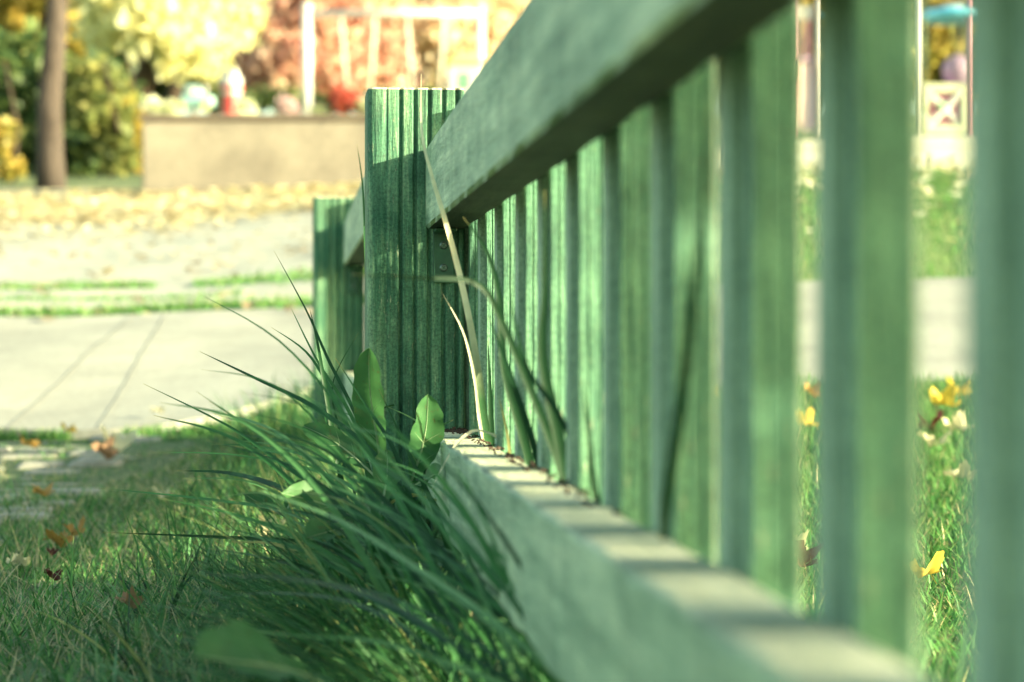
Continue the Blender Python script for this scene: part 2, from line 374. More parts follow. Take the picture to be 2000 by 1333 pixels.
def ribbon(pts, w, n=26, fold=.35, up=Vector((0, -1, .15))):
    """a folded blade through 3-D points; w = (base, mid) width in metres; returns V, F, tt"""
    pts = [Vector(p) for p in pts]; m = len(pts)
    def cr(t):
        t *= m-1; i = min(int(t), m-2); u = t-i
        p0, p1, p2, p3 = pts[max(i-1, 0)], pts[i], pts[i+1], pts[min(i+2, m-1)]
        return .5*((2*p1)+(p2-p0)*u+(2*p0-5*p1+4*p2-p3)*u*u+(3*p1-p0-3*p2+p3)*u**3)
    V = []; Fc = []; T = []
    for k in range(n+1):
        t = k/n; c = cr(t); tg = (cr(min(t+.01, 1))-cr(max(t-.01, 0))).normalized()
        sd = tg.cross(up).normalized(); nn = sd.cross(tg).normalized()
        ww = .5*w*(min(1, .65+t*2))*max(.05, (1-t**2.4))
        ww *= 1
        V += [c-sd*ww+nn*ww*fold, c, c+sd*ww+nn*ww*fold]; T += [t]*3
        if k:
            a = (k-1)*3; Fc += [(a, a+1, a+4, a+3), (a+1, a+2, a+5, a+4)]
    return V, Fc, T
def hero(pl, w_px, up=None, tw=0):
    pts = [P(*p) for p in pl]; d = sum(p[2] for p in pl)/len(pl)
    u = up or Vector((RNG.uniform(-.4, .4), -1, RNG.uniform(-.1, .5)))
    return ribbon(pts, w_px/F*d, up=u)
heroes = [   # (points X, Y, depth ... root first), width in px
    ([(860,1130,2.12),(720,1010,2.14),(570,920,2.2),(450,835,2.25),(280,750,2.32)], 15),
    ([(840,1060,2.15),(740,900,2.2),(620,800,2.28),(500,740,2.34),(390,687,2.38)], 17),
    ([(880,1180,2.0),(760,1080,2.06),(620,1010,2.16),(400,975,2.26),(182,953,2.34)], 15),
    ([(820,1130,2.0),(700,1075,2.08),(560,1056,2.2),(400,1048,2.3),(200,1040,2.36)], 17),
    ([(800,1060,2.1),(700,960,2.2),(600,915,2.26),(450,888,2.3),(300,884,2.36)], 10),
    ([(800,1000,2.2),(700,930,2.25),(600,890,2.3),(500,872,2.36),(412,868,2.4)], 9),
    ([(850,1150,2.05),(720,1060,2.1),(560,960,2.2),(450,925,2.28),(345,920,2.32)], 22),
    ([(760,1010,2.25),(690,860,2.3),(650,770,2.34),(600,690,2.38),(530,640,2.42)], 13),
    ([(760,960,2.28),(690,800,2.32),(640,700,2.36),(600,610,2.4),(535,490,2.45)], 10),
    ([(740,930,2.3),(680,800,2.34),(620,705,2.38),(565,595,2.44)], 11),
    ([(670,960,2.3),(652,860,2.3),(630,730,2.3),(618,660,2.32),(604,600,2.34)], 13),
    ([(690,950,2.3),(665,850,2.34),(650,750,2.36),(700,650,2.4)], 7),
    ([(700,960,2.25),(672,900,2.3),(640,830,2.3),(625,770,2.34)], 8),
    ([(560,1100,2.3),(590,950,2.3),(600,900,2.32),(540,870,2.34),(445,860,2.38)], 7),
    ([(870,1160,2.1),(810,1000,2.12),(770,880,2.14),(720,800,2.18),(655,700,2.2)], 15),
    ([(900,1150,2.08),(850,1000,2.1),(800,890,2.12),(740,760,2.16)], 17),
    ([(930,1250,1.7),(860,1130,1.75),(790,1000,1.8),(700,870,1.9),(560,740,2.0)], 16),
    ([(1010,1330,1.45),(940,1160,1.5),(870,1010,1.55),(830,900,1.6)], 17),
    ([(1060,1360,1.4),(1010,1180,1.45),(930,980,1.5),(880,900,1.52)], 18),
    ([(1120,1370,1.35),(1040,1230,1.4),(930,1080,1.45),(800,950,1.55),(640,850,1.7)], 22),
    ([(1130,1360,1.35),(960,1210,1.4),(800,1100,1.5),(650,1010,1.62),(480,950,1.8)], 24),
    ([(1100,1400,1.3),(900,1270,1.35),(740,1170,1.45),(560,1130,1.6),(330,1120,1.8)], 22),
    ([(1000,1350,1.4),(860,1290,1.45),(720,1250,1.5),(560,1240,1.6),(400,1215,1.75)], 18),
    ([(1030,1330,1.4),(1052,1200,1.4),(1060,1120,1.42),(1057,1066,1.42)], 14),
    ([(900,1330,1.5),(790,1230,1.55),(660,1170,1.65),(480,1160,1.8),(330,1190,1.9)], 14),
    ([(760,1150,2.1),(640,1130,2.15),(540,1120,2.2),(430,1140,2.25),(300,1110,2.3)], 9),
    ([(700,1250,1.9),(600,1180,1.95),(520,1190,2.0),(450,1230,2.05)], 9),
    ([(700,1100,2.2),(600,1120,2.2),(500,1160,2.2),(400,1170,2.25)], 8),
    ([(290,1260,2.2),(275,1160,2.2),(268,1090,2.2),(270,1040,2.22)], 6),
    ([(900,1300,1.6),(820,1170,1.62),(760,1060,1.66),(690,1000,1.72),(590,980,1.8)], 16),
    ([(950,1340,1.5),(880,1200,1.52),(830,1080,1.55),(770,960,1.6),(690,860,1.68)], 17),
    ([(720,760,2.72),(718,600,2.7),(714,480,2.7),(708,360,2.7),(697,282,2.7)], 9),
]
rg = random.Random(12)
for k in range(95):
    X0 = rg.uniform(800, 1150); Y0 = rg.uniform(1230, 1400)+(X0-1000)*.25; d0 = 1.95-(X0-800)/350*.55+rg.uniform(-.06, .06)
    dx = rg.uniform(120, 520); dy = dx*rg.uniform(.35, 1.15)+rg.uniform(20, 90); d1 = d0+rg.uniform(.08, .35); sag = rg.uniform(.05, .3)*dy
    heroes.append(([(X0, Y0, d0), (X0-dx*.3, Y0-dy*.40-sag*.6, d0+(d1-d0)*.3), (X0-dx*.65, Y0-dy*.75-sag*.6, d0+(d1-d0)*.65), (X0-dx, Y0-dy, d1)], rg.uniform(9, 24)))
for k in range(60):
    X0 = rg.uniform(600, 950); Y0 = rg.uniform(960, 1250); d0 = 2.35-(Y0-960)/290*.55
    a_ = rg.gauss(-.5, .8); ln = rg.uniform(90, 260); dx = math.sin(a_)*ln; dy = math.cos(a_)*ln*.9; dd = rg.uniform(-.1, .15)
    heroes.append(([(X0, Y0, d0), (X0+dx*.25, Y0-dy*.45, d0+dd*.3), (X0+dx*.6, Y0-dy*.85, d0+dd*.7), (X0+dx*1.1, Y0-dy*rg.uniform(.8, 1.1), d0+dd)], rg.uniform(6, 13)))
V = []; Fc = []; T = []; R = []
for k, (pl, w) in enumerate(heroes):
    pl = [(pl[0][0]+8, pl[0][1]+60, pl[0][2])]+pl
    v, f, t = hero(pl, w*(.62 if pl[0][2] < 1.9 else .85)); b = len(V); V += v; Fc += [tuple(i+b for i in q) for q in f]; T += t; R += [random.uniform(.1, .86) if w > 11 else random.uniform(.2, 1)]*len(v)
tag(mesh('tall_grass', V, Fc, M['long_blade'], smooth=True, attrs={'rnd': R, 'tt': T}), 'longest arching grass blades reaching left across the lawn', 'grass', kind='stuff')

def blade_thing(name, pl, w, mat, label, cat, group=None, r=.5, up=None, fold=.35):
    pts = [P(*p) for p in pl]; d = sum(p[2] for p in pl)/len(pl)
    v, f, t = ribbon(pts, w/F*d, up=up or Vector((.1, -1, .2)), fold=fold)
    o = mesh(name, [x-pts[0] for x in v], f, mat, smooth=True, attrs={'rnd': [r]*len(v), 'tt': t}, loc=pts[0])
    return tag(o, label, cat, group)
blade_thing('grass_blade', [(990,1010,2.19),(962,900,2.19),(948,830,2.17),(930,700,2.13),(905,570,2.1),(875,450,2.08),(845,350,2.07),(824,260,2.07),(823,145,2.07)], 15, M['halfdry'], 'tall half dried blade crossing the post and top rail, straw coloured above and green below', 'grass blade')
blade_thing('grass_blade', [(975,960,2.2),(940,838,2.2),(928,745,2.18),(905,650,2.16),(863,572,2.14)], 8, M['straw'], 'thin cream dry blade standing before the dark grooved foot of the post', 'grass blade')
blade_thing('grass_blade', [(992,880,2.12),(985,866,2.11),(960,850,2.1),(925,843,2.08),(893,868,2.07),(865,912,2.06),(843,956,2.05)], 11, M['straw'], 'cream straw bent double over the bottom rail next to the post', 'grass blade', up=Vector((-.3, -.8, .6)))
gb = 'green grass blades standing in front of the pickets'
blade_thing('grass_blade', [(1110,1000,1.63),(1090,900,1.63),(1040,770,1.63),(985,640,1.63),(935,556,1.62),(820,544,1.6),(690,536,1.58)], 18, M['long_blade'], 'green blade kinked sharply to a level tip in front of the post', 'grass blade', gb, .06)
blade_thing('grass_blade', [(1050,960,1.86),(1020,850,1.85),(985,720,1.85),(975,580,1.86),(950,490,1.87),(905,425,1.88)], 17, M['long_blade'], 'dark blade with a pale dry tip just below the end of the top rail', 'grass blade', gb, .06)
blade_thing('grass_blade', [(1120,1010,1.6),(1090,850,1.6),(1060,700,1.6),(1065,560,1.6),(1064,372,1.6)], 24, M['long_blade'], 'wide upright dark blade rising nearly to the underside of the top rail', 'grass blade', gb, .06)
blade_thing('grass_blade', [(1296,1060,1.10),(1304,960,1.10),(1330,780,1.07),(1352,600,1.04),(1372,400,1.01),(1388,205,.985)], 25, M['long_blade'], 'very tall blurred dark blade leaning right across the fourth picket from the right frame edge', 'grass blade', gb, .06)
blade_thing('grass_blade', [(1065,980,1.75),(1050,900,1.75),(1020,800,1.76),(985,700,1.78),(955,620,1.8)], 16, M['long_blade'], 'short mid green blade beside the kinked blade', 'grass blade', gb, .06)
blade_thing('grass_blade', [(1140,1010,1.55),(1130,900,1.55),(1085,800,1.56),(1030,720,1.58),(1000,600,1.6),(1002,560,1.6)], 13, M['long_blade'], 'narrow dark blade curving left behind the wide upright blade', 'grass blade', gb, .1)
blade_thing('grass_blade', [(962,900,2.2),(960,840,2.2),(957,760,2.2),(953,665,2.2)], 12, M['long_blade'], 'small dark green blade upright against the lit picket nearest the post', 'grass blade', gb, .06)
blade_thing('grass_blade', [(1185,1050,1.45),(1160,950,1.45),(1150,850,1.45),(1135,740,1.45)], 13, M['long_blade'], 'small blurred olive blade between the wide upright blade and the very tall one', 'grass blade', gb, .06)
blade_thing('grass_blade', [(1000,960,1.95),(995,880,1.95),(985,820,1.95),(975,780,1.95)], 7, M['long_blade'], 'short light green blade rising from the bottom rail', 'grass blade', gb, 1.0)

# ---------------------------------------------------------------- broadleaf weeds
def leaf_mesh(outline, droop, cup, nu=12):
    """outline: list of (t along 0..1, half width); unit length along +Y; returns V, F, rib V, rib F"""
    V = []; Fc = []; ts = np.linspace(0, 1, nu*2+1)
    for t in ts:
        h = np.interp(t, [o[0] for o in outline], [o[1] for o in outline])*(1+.05*math.sin(t*31)+.03*math.sin(t*53+1))
        for s in (-1, -.55, 0, .55, 1):
            V.append((s*h, t, cup*(abs(s)*h)-droop*t*t+.015*math.sin(t*30+s*3)*abs(s)))
    for k in range(len(ts)-1):
        for j in range(4):
            a = k*5+j; Fc.append((a, a+1, a+6, a+5))
    RV = []; RF = []
    for k, t in enumerate(ts):
        w = .030*(1-t)+.004
        for s, up in ((-1, 0.004), (0, .02), (1, .004)): RV.append((s*w, t, -droop*t*t+up*(1-t*.7)))
        if k:
            a = (k-1)*3; RF += [(a, a+1, a+4, a+3), (a+1, a+2, a+5, a+4)]
    for side in (-1, 1):                              # side veins
        for t0 in (.3, .52):
            h = np.interp(t0+.1, [o[0] for o in outline], [o[1] for o in outline])*.85
            b = len(RV)
            for u in (0, .5, 1):
                t = t0+u*.13; w = .0035*(1.1-u)
                RV += [(side*h*u, t-w, cup*h*u-droop*t*t+.006), (side*h*u, t+w, cup*h*u-droop*t*t+.006)]
            for u in (0, 1): RF.append((b+u*2, b+u*2+1, b+u*2+3, b+u*2+2))
    return V, Fc, RV, RF
OUT1 = [(0, .012), (.08, .02), (.25, .17), (.4, .30), (.55, .36), (.7, .34), (.85, .27), (.95, .18), (1, .04)]
OUT2 = [(0, .015), (.2, .06), (.35, .12), (.5, .20), (.65, .29), (.8, .30), (.92, .2), (1, .01)]
def weed(root, leaves, label, group):
    e = empty('weed_plant', root); tag(e, label, 'weed', group)
    for (tip, width, outl, face, r) in leaves:
        base = Vector(root); tipv = Vector(tip); y = (tipv-base); Ln = y.length; y.normalize()
        f = Vector(face); x = y.cross(f).normalized(); z = x.cross(y).normalized()
        if z.dot(f) < 0: x = -x; z = -z
        mt = Matrix((x, y, z)).transposed()
        Vv, Ff, RV, RF = leaf_mesh(outl, .12, .25)
        tr = lambda vs: [mt @ Vector((a[0]*Ln*width+.05*Ln*math.sin(3.2*a[1]+Ln*60), a[1]*Ln, a[2]*Ln*width*1.5+.05*Ln*math.sin(a[0]*9+a[1]*11+Ln*90)*abs(a[0]))) for a in vs]
        lf = mesh('leaf', tr(Vv), Ff, M['weed'], e, smooth=True, attrs={'rnd': [r]*len(Vv), 'tt': [0]*len(Vv)})
        mesh('midrib', tr([(a[0], a[1], a[2]+.004) for a in RV]), RF, M['midrib'], lf, attrs={'rnd': [0]*len(RV), 'tt': [0]*len(RV)})
    return e
wg = 'broadleaf weeds in the long grass'
weed(P(735, 930, 2.26), [(P(726, 690, 2.2), .36, OUT1, (-.35, -1, .15), .6), (P(588, 830, 2.3), .34, OUT1, (-.5, -1, .7), .3)], 'weed with the biggest pale veined leaf upright in front of the post', wg)
weed(P(800, 960, 2.2), [(P(838, 778, 2.17), .50, OUT1, (.5, -1, .3), .4), (P(855, 905, 2.12), .4, OUT2, (0, -1, .6), .6)], 'weed whose single oval leaf leans over the end of the bottom rail', wg)
weed(P(740, 1040, 2.1), [(P(560, 955, 2.05), .5, OUT2, (-.2, -1, .9), .9), (P(600, 1030, 2.0), .45, OUT2, (-.2, -1, .8), .7), (P(750, 870, 2.15), .5, OUT2, (.1, -1, .3), .8)], 'yellowish green weed low in the middle of the long grass', wg)
weed(P(640, 1350, 1.42), [(P(400, 1235, 1.32), .62, OUT1, (-.1, -.9, 1), .9), (P(420, 1345, 1.28), .4, OUT2, (0, -.9, 1), .7)], 'blurred large leafed weed at the bottom edge of the lawn', wg)
weed(P(560, 1010, 2.5), [(P(480, 960, 2.5), .6, OUT1, (0, -.8, 1), .4), (P(600, 930, 2.55), .5, OUT1, (.1, -1, .6), .3)], 'small weed half buried in the lawn left of the other weeds', wg)

# ---------------------------------------------------------------- fallen leaves
def leafcol(name, lo, hi, sp=.4): return leafmat(name, [(0, lo), (1, hi)], .6, .25, spots=sp)
LM = {'yellow': leafcol('yellow_leaf', (.62, .42, .06), (.80, .60, .10)), 'orange': leafcol('orange_leaf', (.36, .19, .05), (.50, .30, .08), .8),
      'red': leafcol('red_leaf', (.07, .018, .014), (.14, .035, .025)), 'brown': leafcol('brown_leaf', (.20, .11, .06), (.34, .2, .12), .8),
      'pale': leafcol('pale_leaf', (.62, .55, .34), (.72, .66, .42), .3)}
def maple(size, curl, lobes=5):
    V = [(0, 0, 0)]; N = 50; outer = []
    for k in range(N):
        a = -PI/2+2*PI*(k+.5)/N; u = (a+PI/2)/(2*PI)
        r = .42+.34*abs(math.cos(PI*lobes*(u-.5)))**1.3+.06*math.sin(k*2.6)
        r *= .62+.38*math.sin(PI*u)
        outer.append((r*math.cos(a), r*math.sin(a)))
    for m_ in (.5, 1):
        for (x, y) in outer: V.append((x*m_, y*m_, 0))
    V = [(x*size, y*size, size*(curl*(x*x)*1.2+.5*curl*y*y*math.sin(3*x+1)+.05*math.sin(9*y+4*x))) for x, y, z in V]
    Fc = [(0, 1+k, 1+(k+1) % N) for k in range(N)]+[(1+k, 1+N+k, 1+N+(k+1) % N, 1+(k+1) % N) for k in range(N)]
    b = len(V); V += [(-.012*size, -.25*size, .005), (.012*size, -.25*size, .005), (.008*size, -.95*size, .02*size), (-.008*size, -.95*size, .02*size)]
    return V, Fc+[(b, b+1, b+2, b+3)]
def fallen(X, Y, size, mat, rot, label, curl=.6, group='fallen leaves on the near lawn', lift=.012, d=None, fold=.4):
    p = P(X, Y, d) if d else on_ground(X, Y)
    V, Fc = maple(size, curl)
    V = [(a, b, c_+size*.16*math.sin(a/size*7+X)*math.cos(b/size*6+Y)+fold*abs(a)) for a, b, c_ in V]
    o = mesh('fallen_leaf', V, Fc, LM[mat], smooth=True, attrs={'rnd': [random.random()]*len(V), 'tt': [0]*len(V)})
    o.location = (p.x, p.y, p.z+lift); o.rotation_euler = (rot[0]*.55, rot[1]*.55, rot[2])
    return tag(o, label, 'leaf', group)
fallen(228, 905, .055, 'pale', (.7, .2, .4), 'curled pale cream maple leaf near the path edge', .9, lift=.03)
fallen(205, 912, .042, 'brown', (.9, -.5, 1.4), 'dark brown curled leaf tucked under the pale cream one', .9, lift=.022)
fallen(115, 1085, .034, 'orange', (.1, .35, 1.2), 'long orange leaf beside the paving stones', .5, lift=.016)
fallen(148, 1072, .024, 'orange', (.5, -.3, .7), 'small orange scrap behind the long orange leaf', 1.0, lift=.02)
fallen(104, 1180, .019, 'red', (.9, .5, 1.3), 'tiny dark red leaf standing upright in the lawn', .5, lift=.028)
fallen(103, 1112, .012, 'red', (1.0, .1, .3), 'smallest rust red leaf scrap behind the upright red leaf', .5, lift=.02)
fallen(530, 1100, .026, 'pale', (1.35, .2, .1), 'greyish pink leaf upright between long grass blades', .9, lift=.04)
fallen(572, 1190, .028, 'brown', (.9, .6, 1.0), 'crumpled brown leaf deep in the long grass', 1.3, lift=.05)
fallen(255, 1245, .022, 'brown', (.4, .3, 2.0), 'narrow tan leaf flat on the grass at the bottom', .9, lift=.03)
fallen(40, 1130, .024, 'pale', (.2, .3, 2.0), 'washed out pink leaf flat in the grass at the left edge', .5, lift=.018)
fallen(320, 995, .03, 'pale', (.2, .2, 0), 'pale tan leaf flat on thin grass behind the lawn leaves', .6, lift=.02)
fallen(85, 1005, .03, 'orange', (.2, .2, 1), 'orange leaf lying on the stones', .6, lift=.03)
fallen(60, 900, .035, 'orange', (.2, .1, 1), 'dull orange leaf on the farthest stones by the path', .5, lift=.03)
fallen(135, 870, .03, 'yellow', (.3, .1, 1), 'yellow brown leaf at the corner of path and stones', .5, lift=.03)
fallen(310, 835, .03, 'pale', (.1, .1, 1), 'cream leaf lying out on the concrete path', .3, lift=.035)
fg = 'fallen leaves on the lawn beyond the fence'
fallen(1875, 795, .05, 'yellow', (.5, .2, .5), 'orange yellow leaf nearest the path beyond the fence', .5, fg, .03)
fallen(1845, 840, .055, 'yellow', (.7, .3, 2.0), 'bright yellow maple leaf on top of a dark red one', .8, fg, .045)
fallen(1818, 858, .045, 'red', (.6, .2, 3.6), 'dark red leaf under the bright yellow maple leaf', .8, fg, .02)
fallen(1880, 862, .05, 'pale', (.3, -.2, 1.2), 'pale yellow leaf right of the dark red one', .6, fg, .02)
fallen(1825, 890, .05, 'pale', (.25, .1, .2), 'flat cream leaf in front of the dark red one', .3, fg, .02)
fallen(1885, 960, .045, 'pale', (.2, .2, 1.7), 'faint straw leaf in the wide gap, nearer than the cream leaf', .3, fg, .02)
fallen(1805, 1195, .036, 'yellow', (.5, .2, 2.6), 'lemon leaf lying close behind the bottom rail', .8, fg, .035)
fallen(1562, 1150, .034, 'red', (1.1, .3, .4), 'dark maroon curled leaf close behind the bottom rail', 1.0, fg, .03)
fallen(1552, 1135, .030, 'pale', (1.2, -.5, .2), 'cream leaf edge beside the maroon curled leaf', .9, fg, .035)
fallen(1572, 862, .05, 'yellow', (.7, .1, 1), 'golden leaf in the gap between the second and third pickets from the right', .6, fg, .03)
fallen(1590, 800, .04, 'orange', (.8, .1, 1), 'rusty leaf near the path between the second and third pickets from the right', .6, fg, .03)
fallen(1390, 800, .035, 'yellow', (.7, .1, 1), 'yellow leaf in the very narrow gap left of the third picket from the right', .6, fg, .03)
def litter(name, n, fx, fy, size, cols, label, seed=1, off=.02):
    rg = np.random.default_rng(seed); V = []; Fc = []; R = []
    for k in range(n):
        x = fx(rg); y = fy(rg, x); z = G(x, y)+off; a = rg.uniform(0, 6.3); s = size*rg.uniform(.6, 1.3); tl = rg.uniform(-.9, .9); b = len(V)
        ca, sa = math.cos(a), math.sin(a)
        for (u, v, h) in ((0, -1, 0), (.75, -.25, .35), (.5, .5, .3), (0, 1, .1), (-.5, .5, .3), (-.75, -.25, .35)):
            V.append((x+s*(u*ca-v*sa), y+s*(u*sa+v*ca), z+s*(h*abs(tl)+.5*v*tl)+s*.3))
        Fc += [(b, b+1, b+2, b+3), (b, b+3, b+4, b+5)]; R += [rg.uniform(0, 1)]*6
    return tag(mesh(name, V, Fc, cols, attrs={'rnd': R, 'tt': [0]*len(R)}), label, 'leaves', kind='stuff')
LIT = leafmat('litter_leaf', [(0, (.28, .19, .13)), (.3, (.42, .33, .22)), (.6, (.52, .44, .30)), (1, (.66, .58, .38))], .6, .25)
LITY = leafmat('litter_yellow', [(0, (.44, .34, .20)), (.3, (.74, .65, .40)), (1, (.90, .86, .62))], .6, .25)
litter('leaf_litter', 2900, lambda r: r.uniform(-4.6, .3), lambda r, x: 13.2-2.3*(1+.25*math.sin(x*2.3))*r.random()**1.25, .032, LITY, 'thick yellow fallen leaves at the foot of the wall', 3)
litter('leaf_litter', 800, lambda r: r.uniform(-3.6, .2), lambda r, x: 11.7-2.6*r.random()**1.8, .026, LIT, 'brown fallen leaves scattered on the gravel', 4)
litter('leaf_litter', 110, lambda r: r.uniform(-2.6, .2), lambda r, x: r.uniform(7.1, 9.4), .028, LIT, 'few leaves lying along the far edge of the path', 5)
litter('leaf_litter', 520, lambda r: r.uniform(.3, 4.2), lambda r, x: 7.5+4.5*r.random()**.6, .05, LITY, 'yellow leaves on the lawn beyond the path', 6, .05)
# moss and grass strips in the gravel
def strip(n, xa, xb, yc, yw, h, w, seed):
    rg = np.random.default_rng(seed); x = rg.uniform(xa, xb, n); y = yc(x)+rg.normal(0, 1, n)*yw*(.3+.9*patchy(x*.55+seed, x*0+seed*.7))
    k = patchy(x*.7+seed, x*0+.4*seed) > .10; x, y = x[k], y[k]
    return blades(np.stack([x, y, gz(x, y)], 1), rg.uniform(0, 6.3, len(x)), rg.uniform(0, .9, len(x)), rg.uniform(.3, 1, len(x))*h, np.full(len(x), w), rg.uniform(0, 1, len(x)), 3, rnd=rg.uniform(.3, .85, len(x)))
tag(grass_obj('moss_strip', [strip(2600, -1.7, -.4, lambda x: 4.98+.03*np.sin(x*4.1), .03, .035, .004, 2), strip(9000, -3, .3, lambda x: 7.40-.02*x, .045, .06, .007, 1), strip(8000, -3, .3, lambda x: 8.35-.05*x+.04*np.sin(2*x), .08, .04, .007, 5),
                             strip(2600, -3, -.9, lambda x: 7.95+.12*x*0, .06, .03, .007, 9)], M['lawn_blade'], 'strips of short grass growing in joints of the gravel'))

# ---------------------------------------------------------------- setts at the left
mb = MB(); rg = random.Random(5)
yy = 2.3
while yy < 4.95:
    xx = -1.9+rg.uniform(0, .05)
    while xx < -.66:
        wdt = rg.uniform(.085, .13); dep = .10
        if (xx+wdt) < -.69+.06*math.sin(yy*4):
            z = G(xx+wdt/2, yy+.05)+rg.uniform(-.002, .010)
            mb.box(xx, yy, z-.05, xx+wdt, yy+dep-.012, z, 0, .009)
        xx += wdt+.012
    yy += .105
tag(mb.build('stone_paving', M['stone']), kind='structure')

# ---------------------------------------------------------------- the fence
fence = empty('picket_fence', (FA, 0, 0), TH); tag(fence, 'weathered green wooden fence with grooved posts, two rails and upright pickets', 'fence')
def prism_z(outline, z0, z1, mats, edge_mat, cap_mat, nz=1, name='post', parent=None, jit=0):
    n = len(outline); V = []; Fc = []; mi = []
    for k in range(nz+1):
        for (a, b) in outline: V.append((a, b, z0+(z1-z0)*k/nz))
    for k in range(nz):
        for i in range(n):
            j = (i+1) % n; Fc.append((k*n+i, k*n+j, (k+1)*n+j, (k+1)*n+i)); mi.append(edge_mat(outline[i], outline[j]))
    V += [(sum(o[0] for o in outline)/n, sum(o[1] for o in outline)/n, z) for z in (z0, z1)]
    for i in range(n):
        j = (i+1) % n; Fc.append((j, i, len(V)-2)); Fc.append((nz*n+i, nz*n+j, len(V)-1)); mi += [cap_mat, cap_mat]
    return mesh(name, V, Fc, mats, parent, mi=mi)
def post(s0, zb, zt, q0=-.062, q1=.042, dep=.095):
    o = []; r = .009
    for k in range(5):
        a = PI+PI/2*k/4; o.append((q0+r+r*math.cos(a), r+r*math.sin(a)))
    def groove(g, w, d): return [(g-w/2-.0012, .0004), (g-w/2, .0012), (g-w*.28, d*.85), (g, d), (g+w*.28, d*.85), (g+w/2, .0012), (g+w/2+.0012, .0004)]
    o += [(q0+.016, .0002), (q0+.0205, .0012), (q0+.0225, .0002)]
    for g in (-.0265, -.0112, .0041, .0194, .0335): o += groove(q0+.062+g, .0042, .0048)
    for k in range(4):
        a = -PI/2+PI/2*k/3; o.append((q1-.004+.004*math.cos(a), .004+.004*math.sin(a)))
    for g in (.02, .035, .05, .065, .08):
        o += [(q1, g-.002), (q1-.0035, g), (q1, g+.002)]
    o += [(q1, dep-.004), (q1-.004, dep), (q0+.006, dep), (q0, dep-.006)]
    for g in (.08, .065, .05, .035, .02): o += [(q0, g+.002), (q0+.003, g), (q0, g-.002)]
    # small softening of the sawn top
    ob = prism_z(o, zb, zt-.0015, [M['post'], M['endgrain']], lambda a, b: 0, 1, 1, 'post', fence)
    ob.location = (0, s0, 0)
    cx, cy = (q0+q1)/2, dep/2
    n = len(o); V = [(a, b, zt-.0015) for a, b in o]+[(cx+(a-cx)*.975, cy+(b-cy)*.975, zt+.0005) for a, b in o]
    cap = mesh('post_top', V+[(cx, cy, zt+.0008)], [(i, (i+1) % n, n+(i+1) % n, n+i) for i in range(n)]+[(n+i, n+(i+1) % n, 2*n) for i in range(n)], M['endgrain'], ob)
    return ob
def rail(s0, s1, zb, qo=0.0, h=.086, t=.045):
    c = .003; q0, q1 = qo, qo+t-.0015; N = max(2, int((s1-s0)/.05)); V = []; Fc = []; mi = []
    prof = [(q0+c, zb), (q1-c, zb), (q1, zb+c), (q1, zb+h-c), (q1-c, zb+h), (q0+c, zb+h), (q0+c*.3, zb+h-c*.3), (q0, zb+h-c), (q0, zb+c)]
    n = len(prof)
    for k in range(N+1):
        s = s0+(s1-s0)*k/N
        for i, (q, z) in enumerate(prof):
            jx = .0006*math.sin(k*1.7+i)+.0005*math.sin(k*3.1+2*i)
            V.append((q+(jx if q < qo+.02 else -abs(jx)), s, z+jx))
    for k in range(N):
        for i in range(n):
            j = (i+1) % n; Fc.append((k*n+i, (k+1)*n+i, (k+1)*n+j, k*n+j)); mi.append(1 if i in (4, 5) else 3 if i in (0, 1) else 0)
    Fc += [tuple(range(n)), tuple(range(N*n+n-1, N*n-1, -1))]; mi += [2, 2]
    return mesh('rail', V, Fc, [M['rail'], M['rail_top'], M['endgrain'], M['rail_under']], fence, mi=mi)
PW, PT = .060, .024
def picket_mesh():
    q0, q1 = .0450, .0450+PT; c = .0022
    # far edge at s = 0 back to the near edge at s = -PW; a routed groove runs down the near third of the broad face
    o = [(q0+c, 0), (q0, -c), (q0, -.026), (q0+.006, -.0275), (q0+.0075, -.034), (q0+.0075, -.050), (q0+.004, -.0545), (q0+.002, -.0565), (q0+.002, -PW+c), (q0+c*.4+.001, -PW+c*.4), (q0+c+.001, -PW),
         (q0+.0075, -PW), (q0+.0085, -PW+.0012), (q0+.0095, -PW), (q0+.0155, -PW), (q0+.0165, -PW+.0012), (q0+.0175, -PW),
         (q1-c, -PW), (q1, -PW+c), (q1, -c), (q1-c, 0)]
    return o
po = picket_mesh(); first = None
def pickets(s_list, zb, zt, qo=0.0):
    global first
    for s in s_list:
        if first is None:
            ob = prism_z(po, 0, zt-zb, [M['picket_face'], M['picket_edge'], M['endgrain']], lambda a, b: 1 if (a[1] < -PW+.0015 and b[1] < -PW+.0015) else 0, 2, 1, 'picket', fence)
            first = ob
        else:
            ob = first.copy(); COL.objects.link(ob); ob.parent = fence
        ob.location = (qo, s, zb-random.uniform(0, .004)); ob.rotation_euler = (random.uniform(-.002, .002), random.uniform(-.004, .004), random.uniform(-.03, .03))
SP = 2.462
post(SP, -.15, .520); post(4.68, -.05, .542, -.102, .002); post(-.20, -.1, .520); post(-2.75, -.1, .520)
for (a, b, up, qo) in ((-2.655, -.203, 0, 0), (-.105, SP-.003, 0, 0), (SP+.098, 4.677, .033, -.040)):
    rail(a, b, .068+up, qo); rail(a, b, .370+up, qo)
SC = 830/math.cos(TH)
near = [SC*(.002778-.0002245*k) for k in range(-1, 12)]
pickets([s for s in near if s > 0.02], .045, .506)
pickets([s-2.6 for s in near[2:12]], .045, .514)
pickets([s+2.2 for s in near[0:11]], .085, .540, -.040)
